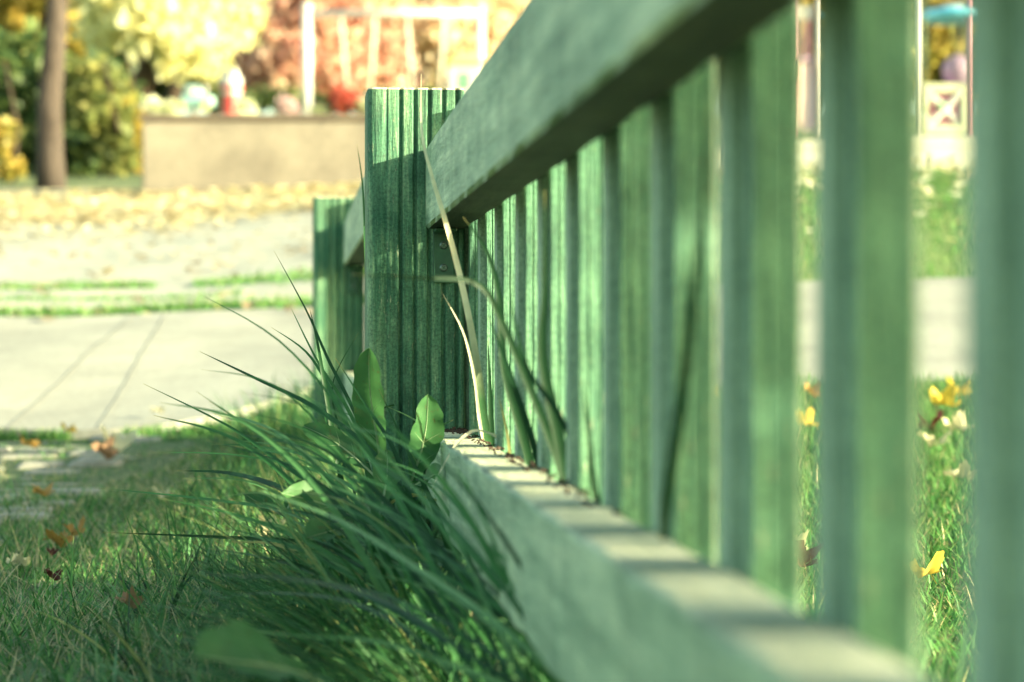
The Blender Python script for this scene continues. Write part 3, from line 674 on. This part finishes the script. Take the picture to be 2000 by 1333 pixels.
def bracket(s, zb, q=.004):
    e = MB(); t = .003; w = .0225
    e.box(q+.004, s-t, zb-.058, q+.004+w, s-.0004, zb-.001, 0, .0008)        # flange on the post
    e.box(q+.004, s-.045, zb-.0045, q+.004+w, s-t-.0002, zb-.0012, 0, .0008)   # flange under the rail
    b = e.build('bracket', M['bracket'], fence)
    for zz in (.018, .042):
        m_ = MB(); n = 16; c0 = (q+.004+w/2, s-t-.0002, zb-zz)
        V = [(c0[0]+.0044*math.cos(2*PI*k/n), c0[1], c0[2]+.0044*math.sin(2*PI*k/n)) for k in range(n)]+[(c0[0]+.003*math.cos(2*PI*k/n), c0[1]-.0014, c0[2]+.003*math.sin(2*PI*k/n)) for k in range(n)]
        m_.add(V, [(k, (k+1) % n, n+(k+1) % n, n+k) for k in range(n)]+[tuple(range(n, 2*n))])
        sc = m_.build('screw', M['screw'], b)
        x = MB()
        x.box(c0[0]-.0023, c0[1]-.0018, c0[2]-.0004, c0[0]+.0023, c0[1]-.0013, c0[2]+.0004); x.box(c0[0]-.0004, c0[1]-.0019, c0[2]-.0023, c0[0]+.0004, c0[1]-.0014, c0[2]+.0023)
        x.v = [((v[0]-c0[0])*.8+(v[2]-c0[2])*.6+c0[0], v[1], -(v[0]-c0[0])*.6+(v[2]-c0[2])*.8+c0[2]) for v in x.v]
        # cross slot reads dark
        mesh('bracket', x.v, x.f, M['bracket'], b).name = 'screw_slot'
bracket(SP, .370); bracket(4.68, .403, -.036)
# crumbs of earth and dry bits on the bottom rail by the post
mb = MB(); rg = random.Random(9)
cs, sn = math.cos(TH), math.sin(TH)
def fl(q, s, z): return Vector((FA+q*cs-s*sn, q*sn+s*cs, z))
for k in range(260):
    s = SP-.004-abs(rg.gauss(0, .03)) if k < 120 else SP-rg.random()**1.3*1.2; q = rg.uniform(.012, .043) if k < 120 else rg.uniform(.03, .044)
    r = rg.uniform(.0006, .002); c = fl(q, s, .1545+r*.5)
    d = Vector((rg.uniform(-1, 1), rg.uniform(-1, 1), rg.uniform(-.1, .7))).normalized()*r*(4 if rg.random() < .2 else 1.4)
    mb.tube([c-d, c+d], [r*.7, r*.4], 4)
tag(mb.build('soil_debris', plain('soil_crumb', (.05, .03, .02), .9, .5, 200)), 'dark soil crumbs and dry bits on the bottom rail against the post', 'debris', kind='stuff')

# ---------------------------------------------------------------- concrete wall at the far side
e = empty('concrete_wall', (0, 13.0, 0)); tag(e, 'low brownish concrete wall at the top of the gravel slope', 'wall')
w0, w1 = P(277, 300, 13).x, .9
mb = MB(); N = 10
zt = P(500, 236, 13).z
mb.box(w0, 0, .6, w1, .35, zt, 0, .012); mb.build('wall_body', M['wall'], e)
mb = MB(); mb.box(w0-.02, -.02, zt+.002, w1+.02, .37, P(500, 224, 13).z, 0, .01); mb.build('coping', M['wall_cap'], e)

# kerb steps beyond the right lawn
def kerb(y, zz, h, label, x0=.2, x1=9):
    m_ = MB(); x = x0
    while x < x1:
        z0 = G(x+.5, y)+zz; m_.box(x, y, z0-.2, x+.99, y+.3, z0+h, 0, .015); x += 1.0
    return tag(m_.build('kerb', M['kerb']), label, 'kerb', kind='structure')
kerb(12.15, .0, .085, ''); kerb(12.9, .04, .10, '')

# ---------------------------------------------------------------- trees and shrubs
def bark(name, lo, hi):
    m, t, p = newmat(name); v = mapping(t, (1, 1, .25))
    c = ramp(t, noise(t, v, 14, 5, .7), [(.35, lo), (.65, hi)]); t.links.new(c, p.inputs['Base Color'])
    p.inputs['Roughness'].default_value = .95; bump(t, p, noise(t, v, 30, 5, .7), .7, .02); return m
M['bark'] = bark('grey_bark', (.03, .021, .017), (.09, .068, .055)); M['bark_dark'] = bark('dark_bark', (.03, .02, .012), (.07, .045, .03))
def crown_mesh(clumps, n, size, seed):
    """clumps (cx,cy,cz,rx,ry,rz); leaves sit near the surface of many small sub-clumps, leaving gaps"""
    rg = np.random.default_rng(seed); C = []
    cl = np.array(clumps, dtype=float); vol = cl[:, 3]*cl[:, 5]; pr = vol/vol.sum()
    k = rg.choice(len(cl), n, p=pr)
    nsub = 26
    sub = rg.normal(0, 1, (len(cl), nsub, 3)); sub /= np.linalg.norm(sub, axis=2, keepdims=True); sub *= rg.uniform(.45, 1.0, (len(cl), nsub, 1))
    j = rg.integers(0, nsub, n)
    d = rg.normal(0, 1, (n, 3)); d /= np.linalg.norm(d, axis=1, keepdims=True); d *= rg.uniform(.1, 1, (n, 1))**.5*.34
    off = sub[k, j]+d*.85; loose = rg.uniform(0, 1, n) < .22; off[loose] = rg.normal(0, .55, (loose.sum(), 3))
    pos = cl[k, :3]+off*cl[k, 3:6]
    nrm = rg.normal(0, 1, (n, 3))+np.array([.2, -.6, .5]); nrm /= np.linalg.norm(nrm, axis=1, keepdims=True)
    a = np.cross(nrm, rg.normal(0, 1, (n, 3))); a /= np.linalg.norm(a, axis=1, keepdims=True); b = np.cross(nrm, a)
    s = size*rg.uniform(.6, 1.35, (n, 1))
    V = np.stack([pos-a*s, pos+b*s*.55+nrm*s*.12, pos+a*s, pos-b*s*.55+nrm*s*.12], 1).reshape(-1, 3)
    Fc = np.arange(n*4).reshape(n, 4)
    tone = rg.uniform(0, 1, (len(cl), nsub))[k, j]*.55+rg.uniform(0, .45, n)
    return V, Fc, np.repeat(tone, 4)
def tree(name, base, trunk_pts, trunk_r, limbs, clumps, n, size, leafm, barkm, label, cat, group, seed):
    e = empty(name, base); tag(e, label, cat, group)
    if trunk_pts:
        mb = MB(); mb.tube(trunk_pts, trunk_r, 12); tr = mb.build('trunk' if cat == 'tree' else 'stem', barkm, e, smooth=True)
        for lp, lr in limbs:
            m2 = MB(); m2.tube(lp, lr, 7); m2.build('branch', barkm, tr, smooth=True)
    V, Fc, r = crown_mesh(clumps, n, size, seed)
    mesh('crown' if cat == 'tree' else 'foliage', V, Fc, leafm, e, attrs={'rnd': r, 'tt': np.zeros(len(V))})
    return e
Lyel = leafmat('yellow_foliage', [(0, (.56, .50, .24)), (.4, (.85, .81, .44)), (1, (.95, .93, .66))], .5, .5)
Lred = leafmat('red_foliage', [(0, (.38, .12, .10)), (.35, (.64, .32, .25)), (.7, (.84, .60, .46)), (1, (.92, .80, .62))], .5, .5)
Lpeach = leafmat('peach_foliage', [(0, (.66, .46, .32)), (.5, (.86, .70, .52)), (1, (.94, .86, .68))], .5, .5)
Lgrn = leafmat('dark_green_foliage', [(0, (.03, .06, .02)), (.5, (.075, .13, .04)), (.78, (.18, .23, .06)), (1, (.50, .48, .16))], .5, .4)
Lolive = leafmat('olive_foliage', [(0, (.07, .10, .03)), (.5, (.20, .23, .07)), (1, (.58, .54, .20))], .5, .5)
Lmix = leafmat('turning_foliage', [(0, (.08, .11, .02)), (.4, (.34, .30, .06)), (.7, (.62, .46, .12)), (1, (.82, .66, .22))], .5, .4)
def local(X, Y, d, base):
    return P(X, Y, d)-Vector(base)
def gbase(X, d):
    p = P(X, 0, d); return Vector((p.x, p.y, G(p.x, p.y)))
# slender tree on the left
b = gbase(100, 14.2); tp = [Vector((0, 0, -.1)), local(98, 300, 14.2, b), local(97, 200, 14.25, b), local(106, 100, 14.3, b), local(112, 0, 14.4, b), local(120, -260, 14.6, b), local(116, -520, 14.9, b)]
tree('slender_tree', b, tp, [.105, .082, .078, .07, .066, .055, .03],
     [([tp[5], tp[5]+Vector((-.5, .2, .5)), tp[5]+Vector((-1.1, .3, .8))], [.03, .02, .008]), ([tp[5], tp[5]+Vector((.5, .3, .6)), tp[5]+Vector((1.0, .5, 1.1))], [.03, .02, .008])],
     [(tp[6].x+dx, tp[6].y+dy, tp[6].z+dz, .7, .7, .45) for dx, dy, dz in ((-1, .3, .2), (.9, .4, .4), (0, 0, .8), (-.3, -.5, .2))], 2600, .06, Lmix, M['bark'], 'slender grey barked tree standing before the dark shrubs', 'tree', None, 21)
# shrubs behind it
def shrub(name, X, d, clumps, n, size, mat, label, seed, group='shrubs behind the slender tree'):
    b = gbase(X, d); cl = []
    for (cx, cy, dd, rx, rz) in clumps:
        p = P(cx, cy, d+dd)-b; cl.append((p.x, p.y, p.z, rx/F*d, rx/F*d*.8, rz/F*d))
    stems = [Vector((0, 0, -.05)), Vector((.05, 0, .35)), Vector((-.05, .05, .8))]
    return tree(name, b, stems, [.022, .016, .008], [], cl, n, size, mat, M['bark_dark'], label, 'shrub', group, seed)
shrub('evergreen_shrub', 30, 17, [(30, 230, 0, 110, 90), (-60, 280, .5, 90, 90), (60, 310, -.4, 90, 60), (10, 130, .5, 100, 60)], 9000, .075, Lgrn, 'dark green shrub filling the left edge behind the slender tree', 31)
shrub('evergreen_shrub', 150, 16.4, [(150, 260, 0, 60, 70), (170, 320, -.3, 60, 45), (195, 180, .3, 60, 50), (130, 180, .5, 60, 60)], 6000, .07, Lgrn, 'dark green shrub just right of the slender trunk', 32)
shrub('golden_shrub', 215, 15.6, [(180, 210, 0, 42, 45), (215, 250, .1, 40, 40), (235, 300, 0, 32, 36), (205, 165, .4, 40, 30), (160, 150, .4, 36, 30)], 1500, .06, Lolive, 'loose yellow green shrub next to the wall end', 33)
shrub('golden_shrub', 262, 16.0, [(258, 250, 0, 22, 40), (262, 305, 0, 20, 30), (230, 215, .2, 25, 25)], 1300, .06, Lmix, 'small tan and gold shrub touching the left end of the wall', 34)
shrub('golden_shrub', 20, 15.0, [(-10, 300, 0, 25, 40), (20, 330, 0, 22, 16), (8, 262, 0, 22, 25)], 700, .055, Lmix, 'sparse golden sprigs low at the left edge', 35)
# yellow trees
def bigtree(X, d, clumps, n, size, mat, barkm, label, seed, trunk=True, lean=0, r0=.16, group='autumn trees beyond the wall'):
    b = gbase(X, d); cl = []
    for (cx, cy, dd, rx, rz) in clumps:
        p = P(cx, cy, d+dd)-b; cl.append((p.x, p.y, p.z, rx/F*d, rx/F*d*.9, rz/F*d))
    h = max(c[2] for c in cl)
    tp = [Vector((0, 0, -.1)), Vector((lean*.3, 0, h*.3)), Vector((lean*.7, 0, h*.6)), Vector((lean, 0, h*.95))]
    rg2 = random.Random(seed); limbs = []
    for c in cl[:7]:
        st = tp[1].lerp(tp[2], rg2.random()); en = Vector((c[0], c[1], c[2])); md = st.lerp(en, .5)+Vector((0, 0, .15))
        limbs.append(([st, md, en], [r0*.45, r0*.3, r0*.1]))
    return tree('autumn_tree', b, tp, [r0, r0*.8, r0*.6, r0*.3], limbs, cl, n, size, mat, barkm, label, 'tree', group, seed)
bigtree(262, 25, [(220, 30, 0, 60, 60), (300, 40, -.6, 60, 55), (350, 90, -.4, 55, 50), (390, 40, 0, 60, 50), (260, -40, 0, 90, 70), (400, -50, 0, 90, 70), (340, -130, 0, 120, 80), (300, 110, .2, 40, 26), (390, 120, -.2, 34, 30), (200, 75, .4, 44, 30)], 11000, .085, Lyel, M['bark_dark'], 'bright yellow tree with dark trunk above the left part of the wall', 41, lean=.3)
bigtree(320, 27, [(450, 20, 0, 55, 60), (430, 80, -.4, 36, 36), (470, -60, 0, 80, 60), (330, 60, .6, 60, 60)], 5000, .085, Lyel, M['bark_dark'], 'second yellow tree with leaning trunk merging into the red one', 42, lean=.5, r0=.11)
bigtree(60, 27, [(30, 20, 0, 70, 50), (150, 40, 0, 50, 60), (60, 90, 0, 70, 40), (0, -60, 0, 100, 60), (150, -60, 0, 100, 60), (170, 110, 0, 40, 30)], 7000, .085, Lmix, M['bark_dark'], 'yellow green tree high behind the slender trunk', 43)
bigtree(560, 42, [(520, 80, 0, 60, 55), (560, 120, -.5, 60, 50), (620, 100, 0, 60, 60), (500, 140, 0, 40, 34), (680, 60, .4, 70, 60), (600, 20, 0, 80, 50), (660, 150, 0, 70, 36), (740, 120, .5, 60, 50)], 11500, .10, Lred, M['bark_dark'], 'crimson leaved tree behind the left swing post', 44)
bigtree(820, 44, [(760, 30, 0, 80, 60), (850, 60, 0, 80, 60), (800, 120, .3, 70, 40), (930, 30, .4, 90, 60), (900, 110, .3, 70, 40), (1010, 20, 1, 90, 70), (1000, 110, 1, 80, 60), (700, -20, 0, 90, 50), (860, -40, .5, 120, 50)], 12500, .10, Lpeach, M['bark'], 'pale peach leaved tree behind the right half of the swings', 45)
bigtree(1560, 34, [(1560, 40, 0, 80, 70), (1640, 90, 0, 80, 70), (1500, 110, 0, 70, 60), (1600, 160, .2, 80, 40)], 6000, .10, Lmix, M['bark_dark'], 'tan tree behind the playground seen between pickets', 46)
bigtree(1850, 33, [(1850, 60, 0, 80, 60), (1920, 120, 0, 60, 60), (1790, 110, 0, 60, 50), (1870, 0, .5, 100, 40), (1960, 40, .2, 80, 60)], 7000, .10, Lmix, M['bark_dark'], 'olive and rust tree behind the blue topped play tower', 47)
# far belt so that no bare horizon shows between the crowns
fb = 'far row of trees closing the park'
far = [(-80, 48, Lolive, 'olive far tree at the left end of the row'), (180, 50, Lgrn, 'dark green far tree behind the yellow trees'), (420, 50, Lolive, 'olive far tree behind the gap between yellow and red crowns'), (640, 47, Lpeach, 'dusty pink far tree behind the red one'),
       (900, 50, Lpeach, 'cream far tree above the right swing post'), (1150, 50, Lpeach, 'cream far tree hidden mostly by the top rail'), (1420, 49, Lgrn, 'dark far tree between the two play towers'), (1680, 48, Lgrn, 'dark far tree behind the second picket from the right'), (1900, 50, Lgrn, 'dark green far tree at the right end of the row'), (2120, 50, Lolive, 'olive far tree past the right frame edge')]
for k, (X, d, m_, lb) in enumerate(far):
    d += 4
    cl = [(X+dx, yy_, dd, 130, 62) for dx, yy_, dd in ((-90, 60, 0), (70, 70, .5), (0, 0, .8), (-60, 130, -.3), (80, 130, 0), (0, -80, 1))]
    bigtree(X, d, cl, 4200, .19, m_, M['bark_dark'], lb, 60+k, group=fb)
# low clipped hedge
hb = P(520, 200, 30); V, Fc, r = crown_mesh([(P(X, 186, 40).x, 40, P(X, 196, 40).z, .45, .3, .2) for X in range(380, 1000, 40)], 7000, .05, 77)
tag(mesh('hedge', V, Fc, Lgrn, attrs={'rnd': r, 'tt': np.zeros(len(V))}), 'low green hedge line at the back of the playground', 'hedge')
# small tree added right of the fence, out of frame, to shade near pickets
nS = Vector((math.cos(SUN_AZ), math.sin(SUN_AZ), 0)); uS = Vector((math.sin(SUN_AZ), -math.cos(SUN_AZ), 0))
rg = random.Random(4); cl = []; SD = 2.2; c0 = uS*SD+nS*.8
for a_ in np.arange(.25, 1.34, .2):
    for z_ in (.90, 1.02, 1.17, 1.32):
        p = nS*(a_-.8+rg.uniform(-.04, .04)); cl.append((p.x, p.y, z_+rg.uniform(-.03, .03), .17, .17, .13))
tree('unseen_shade_tree', c0, [Vector((0, 0, -.1)), Vector((0, 0, 1.0))], [.022, .014], [], cl, 5200, .03, Lgrn, M['bark_dark'], 'unseen small tree added right of the fence to shade the nearest pickets', 'tree', None, 90)

# ---------------------------------------------------------------- playground
def pm(name, c, r=.4): return plain(name, c, r, .06, 3)
CW = pm('white_paint', (.66, .63, .60)); CP = pm('pink_paint', (.70, .30, .40)); CB = pm('blue_paint', (.12, .50, .72)); CY = pm('yellow_paint', (.55, .56, .22))
CG = pm('green_paint', (.16, .50, .22)); CR = pm('red_paint', (.62, .07, .06)); CA = pm('aqua_paint', (.26, .46, .46)); CM = pm('lilac_paint', (.40, .26, .38)); CK = pm('rope', (.62, .58, .48), .8)
d = 38.0; sb = gbase(765, d); sw = empty('swing_set', sb); tag(sw, 'white painted swing frame with two swings behind the wall', 'swing set')
def lp(X, Y, dd=0): return P(X, Y, d+dd)-sb
zb_ = -.2
for X in (599, 939):
    for dd in (-.0,):
        a = lp(X, 18); mb = MB(); mb.tube([Vector((a.x, a.y, zb_)), a], .082 if X < 700 else .062, 14); lg = mb.build('leg', CW, sw, smooth=True)
    mb = MB(); rr = .098 if X < 700 else .07
    mb.lathe([(rr*math.sin(PI*k/8)+.001, -rr*math.cos(PI*k/8)) for k in range(9)], lp(X, 16), 14); mb.build('cap', CW, lg, smooth=True)
mb = MB(); mb.tube([lp(604, 27), lp(936, 27)], .062, 14); mb.build('crossbar', CW, sw, smooth=True)
for (xa, xb, xc, xd, lab) in ((665, 679, 733, 722, 1), (795, 806, 868, 858, 2)):
    for (u, v) in ((xa, xb), (xc, xd)):
        mb = MB(); mb.tube([lp(u, 32), lp(v, 190)], .030, 8); mb.build('rope', CK, sw, smooth=True)
    mb = MB(); p1, p2 = lp(xb, 192), lp(xd, 192); mb.box(p1.x-.05, p1.y-.12, p1.z-.03, p2.x+.05, p2.y+.12, p1.z+.02, 0, .008); mb.build('seat', CM, sw)

def spring_rider(X, Yt, d, body, trim, label, kind):
    b = gbase(X, d); e = empty('spring_rider', b); tag(e, label, 'spring rider', 'rides behind the wall')
    sc_ = .62; e.scale = (sc_,)*3; z = (P(X, Yt, d).z-b.z)/sc_
    mb = MB(); mb.tube([Vector((.09*math.cos(k*.7), .09*math.sin(k*.7), .02+(z-.5)*k/40)) for k in range(41)], .018, 6); mb.build('spring', trim, e, smooth=True)
    mb = MB()
    mb.box(-.42, -.16, z-.5, .42, .16, z-.24, 0, .06); mb.box(-.22, -.14, z-.26, .16, .14, z-.04, 0, .05)
    mb.build('body', body, e)
    mb = MB(); mb.box(-.1, -.18, z-.22, .1, -.165, z-.1, 0, .004); mb.build('panel', trim, e)
    mb = MB(); mb.tube([Vector((.24, -.2, z-.06)), Vector((.24, .2, z-.06))], .02, 8); mb.tube([Vector((.24, 0, z-.3)), Vector((.24, 0, z-.06))], .02, 8); mb.build('handlebar', trim, e, smooth=True)
    for sx in (-.26, .26):
        mb = MB(); mb.tube([Vector((sx, -.2, z-.48)), Vector((sx, -.165, z-.48))], .1, 14); mb.build('wheel', CY, e)
    return e
spring_rider(380, 165, 30, CA, CW, 'pale aqua car shaped spring rider above the left part of the wall', 0)
# bell-shaped play post
def gb_thing(name, X, d, label, cat, group=None):
    b = gbase(X, d); e = empty(name, b); tag(e, label, cat, group); return b, e
b, e = gb_thing('play_tower', 452, 31, 'small white play tower on a red base right of the aqua rider', 'play tower')
z = P(452, 130, 31).z-b.z
mb = MB(); mb.lathe([(.13, 0), (.13, z-.42), (.12, z-.40)], n=16); mb.build('base', CR, e, smooth=False)
mb = MB(); mb.lathe([(.12, z-.40), (.14, z-.38), (.14, z-.16), (.10, z-.12), (.08, z-.05), (.04, z-.0)], n=16); mb.build('tower_body', CW, e)
mb = MB(); mb.lathe([(.145, z-.34), (.155, z-.33), (.155, z-.28), (.145, z-.27)], n=16); mb.build('band', CR, e)
Lpk = leafmat('pink_flower', [(0, (.20, .35, .10)), (.35, (.72, .45, .50)), (1, (.90, .78, .76))], .5, .3); Lrf = leafmat('red_flower', [(0, (.16, .25, .06)), (.3, (.62, .07, .06)), (.7, (.80, .25, .18)), (1, (.92, .70, .60))], .5, .3)
Lwf = leafmat('white_flower', [(0, (.25, .40, .10)), (.4, (.72, .74, .50)), (1, (.95, .92, .75))], .5, .3)
fgp = 'flower bushes in a row behind the wall'
for k, (X, Y, w, m_, lb) in enumerate([(300, 208, 18, Lwf, 'yellowish white flower bush at the left end of the wall'), (330, 212, 16, Lwf, 'white flower bush below the aqua rider'), (480, 212, 20, Lwf, 'small white flower bush beside the red tower base'), (560, 208, 22, Lpk, 'pale pink flower bush left of the big swing post'), (622, 217, 14, Lwf, 'white flower bush at the foot of the big swing post'), (668, 192, 34, Lrf, 'bright red and pink flower bush under the swings'), (708, 206, 18, Lwf, 'white flower bush touching the fence post in view')]):
    bb = gbase(X, 22); p = P(X, Y, 22)-bb; rr = w/F*22*.9
    V, Fc, r = crown_mesh([(0, 0, p.z, rr, rr, rr*.8), (rr*.4, 0, p.z-rr*.5, rr*.8, rr*.8, rr*.6)], 800, .03, 200+k)
    ee = empty('flower_bush', bb); tag(ee, lb, 'flower bush', fgp)
    mesh('foliage', V, Fc, m_, ee, attrs={'rnd': r, 'tt': np.zeros(len(V))})
    mb = MB(); mb.tube([Vector((0, 0, -.05)), Vector((0, 0, p.z))], .02, 6); mb.build('stem', M['bark_dark'], ee)
b, e = gb_thing('playhouse', 905, 34, 'cream playhouse at the foot of the right swing post', 'playhouse')
z1 = P(905, 112, 34).z-b.z
mb = MB(); mb.box(-.22, -.2, 0, .28, .3, z1-.12, 0, .01); mb.build('wall', CW, e)
mb = MB(); mb.add([(-.28, -.26, z1-.118), (.34, -.26, z1-.118), (.34, .36, z1-.118), (-.28, .36, z1-.118), (.03, -.2, z1+.06), (.03, .3, z1+.06)], [(0, 1, 4), (1, 2, 5, 4), (2, 3, 5), (3, 0, 4, 5), (0, 3, 2, 1)]); mb.build('roof', CY, e)
mb = MB(); mb.box(-.08, -.206, z1-.5, .1, -.201, z1-.25, 0); mb.build('window', CG, e)

# play tower seen between the last pickets
d = 20.0
b, e = gb_thing('climbing_tower', 1850, d, 'climbing tower with blue round top and pale crossed side panel', 'climbing tower')
def lq(X, Y, dd=0): return P(X, Y, d+dd)-b
for (X, dd, m_) in ((1900, 0, CP), (1788, 0, CW), (1900, .55, CP), (1788, .55, CP)):
    mb = MB(); a = lq(X, -120, dd); mb.tube([Vector((a.x, a.y, -.1)), a], .032, 10); mb.build('pole', m_, e, smooth=True)
c = lq(1864, 30, .25); mb = MB(); mb.lathe([(.02, -.055), (.28, -.055), (.32, -.035), (.325, -.005), (.30, .03), (.20, .045), (.01, .05)], c, 24); mb.build('round_top', CB, e, smooth=True)
mb = MB(); mb.lathe([(.10, .048), (.12, .07), (.10, .085), (.02, .088)], c, 16); mb.build('finial', CW, e)
pa, pb = lq(1800, 262), lq(1892, 165)
pn = empty('side_panel', (0, 0, 0), parent=e)
mb = MB(); y0 = pa.y-.03
mb.box(pa.x, y0, pb.z-.07, pb.x, y0+.04, pb.z, 0, .004); mb.box(pa.x, y0, pa.z, pb.x, y0+.04, pa.z+.07, 0, .004); mb.box(pa.x, y0, pa.z+.072, pa.x+.05, y0+.04, pb.z-.072, 0, .004); mb.box(pb.x-.05, y0, pa.z+.072, pb.x, y0+.04, pb.z-.072, 0, .004)
fr = mb.build('side_panel', pm('pale_lime_paint', (.60, .62, .42)), e); bpy.data.objects.remove(pn)
for (a, bb_) in (((pa.x+.05, pa.z+.07), (pb.x-.05, pb.z-.07)), ((pa.x+.05, pb.z-.07), (pb.x-.05, pa.z+.07))):
    mb = MB(); mb.tube([Vector((a[0], y0+.015+(.0 if a[1] < pb.z-.1 else .03), a[1])), Vector((bb_[0], y0+.015+(.0 if a[1] < pb.z-.1 else .03), bb_[1]))], .026, 8); mb.build('brace', CW, fr)
mb = MB(); mb.box(pa.x+.05, y0+.075, pa.z+.02, pb.x-.05, y0+.085, pb.z-.06); mb.build('panel_back', CP, e)
mb = MB(); p = lq(1836, 208); mb.lathe([(.001, -.03), (.028, -.02), (.035, 0), (.028, .02), (.001, .03)], (p.x, y0-.03, p.z), 14); mb.build('knob', CG, e, smooth=True)
mb = MB(); q1 = lq(1792, 160, 0); mb.box(q1.x+.03, q1.y+.1, q1.z-.06, pb.x, q1.y+.6, q1.z-.02, 0, .004); mb.build('platform', CM, e)
p = lq(1873, 140, .35); mb = MB(); mb.lathe([(.15*math.sin(PI*k/10)+.001, -.15*math.cos(PI*k/10)) for k in range(11)], (0, 0, 0), 18)
ball = mb.build('play_ball', CM, smooth=True, loc=b+p); tag(ball, 'big lilac play ball resting inside the climbing tower', 'ball')
# slide tower seen in the gap left of it
b, e = gb_thing('slide_tower', 1575, d, 'pink and cream slide tower between the second and third pickets from the right', 'slide tower')
for (X, m_) in ((1545, CP), (1602, CW)):
    for dd in (0, .5):
        mb = MB(); a = lq(X, -100, dd); mb.tube([Vector((a.x, a.y, -.1)), a], .022 if X < 1600 else .03, 10); mb.build('pole', m_, e, smooth=True)
mb = MB(); a, c = lq(1550, 38), lq(1594, 8); mb.box(a.x, a.y+.03, a.z, c.x, a.y+.06, c.z, 0, .005); mb.build('top_panel', CW, e)
for X in range(1553, 1592, 7):
    mb = MB(); a, c = lq(X, 110), lq(X, 36); mb.tube([Vector((a.x, a.y+.05, a.z)), Vector((c.x, c.y+.05, c.z))], .010, 6); mb.build('bar', CP, e)
mb = MB(); a, c = lq(1548, 120), lq(1598, 110); mb.box(a.x, a.y, a.z, c.x, a.y+.5, c.z, 0, .004); mb.build('platform', CM, e)
mb = MB()
sl_ = [(lq(1590, 112, .1), .0), (lq(1592, 150, -.15), 0), (lq(1592, 200, -.5), 0), (lq(1590, 244, -.85), 0), (lq(1588, 254, -1.1), 0)]
V = []; Fc = []
for k, (p, _) in enumerate(sl_):
    for (dx, dz) in ((-.11, .07), (-.10, .0), (.10, 0), (.11, .07)): V.append((p.x-.07+dx, p.y, p.z+dz))
    if k:
        for j in range(3): Fc.append(((k-1)*4+j, (k-1)*4+j+1, k*4+j+1, k*4+j))
mesh('slide', V, Fc, pm('pale_pink_paint', (.62, .46, .42)), e)
mb = MB(); p = lq(1612, 30, .3); mb.lathe([(.01, -.03), (.05, -.02), (.055, .02), (.01, .03)], p, 12); mb.build('cap', CB, e)
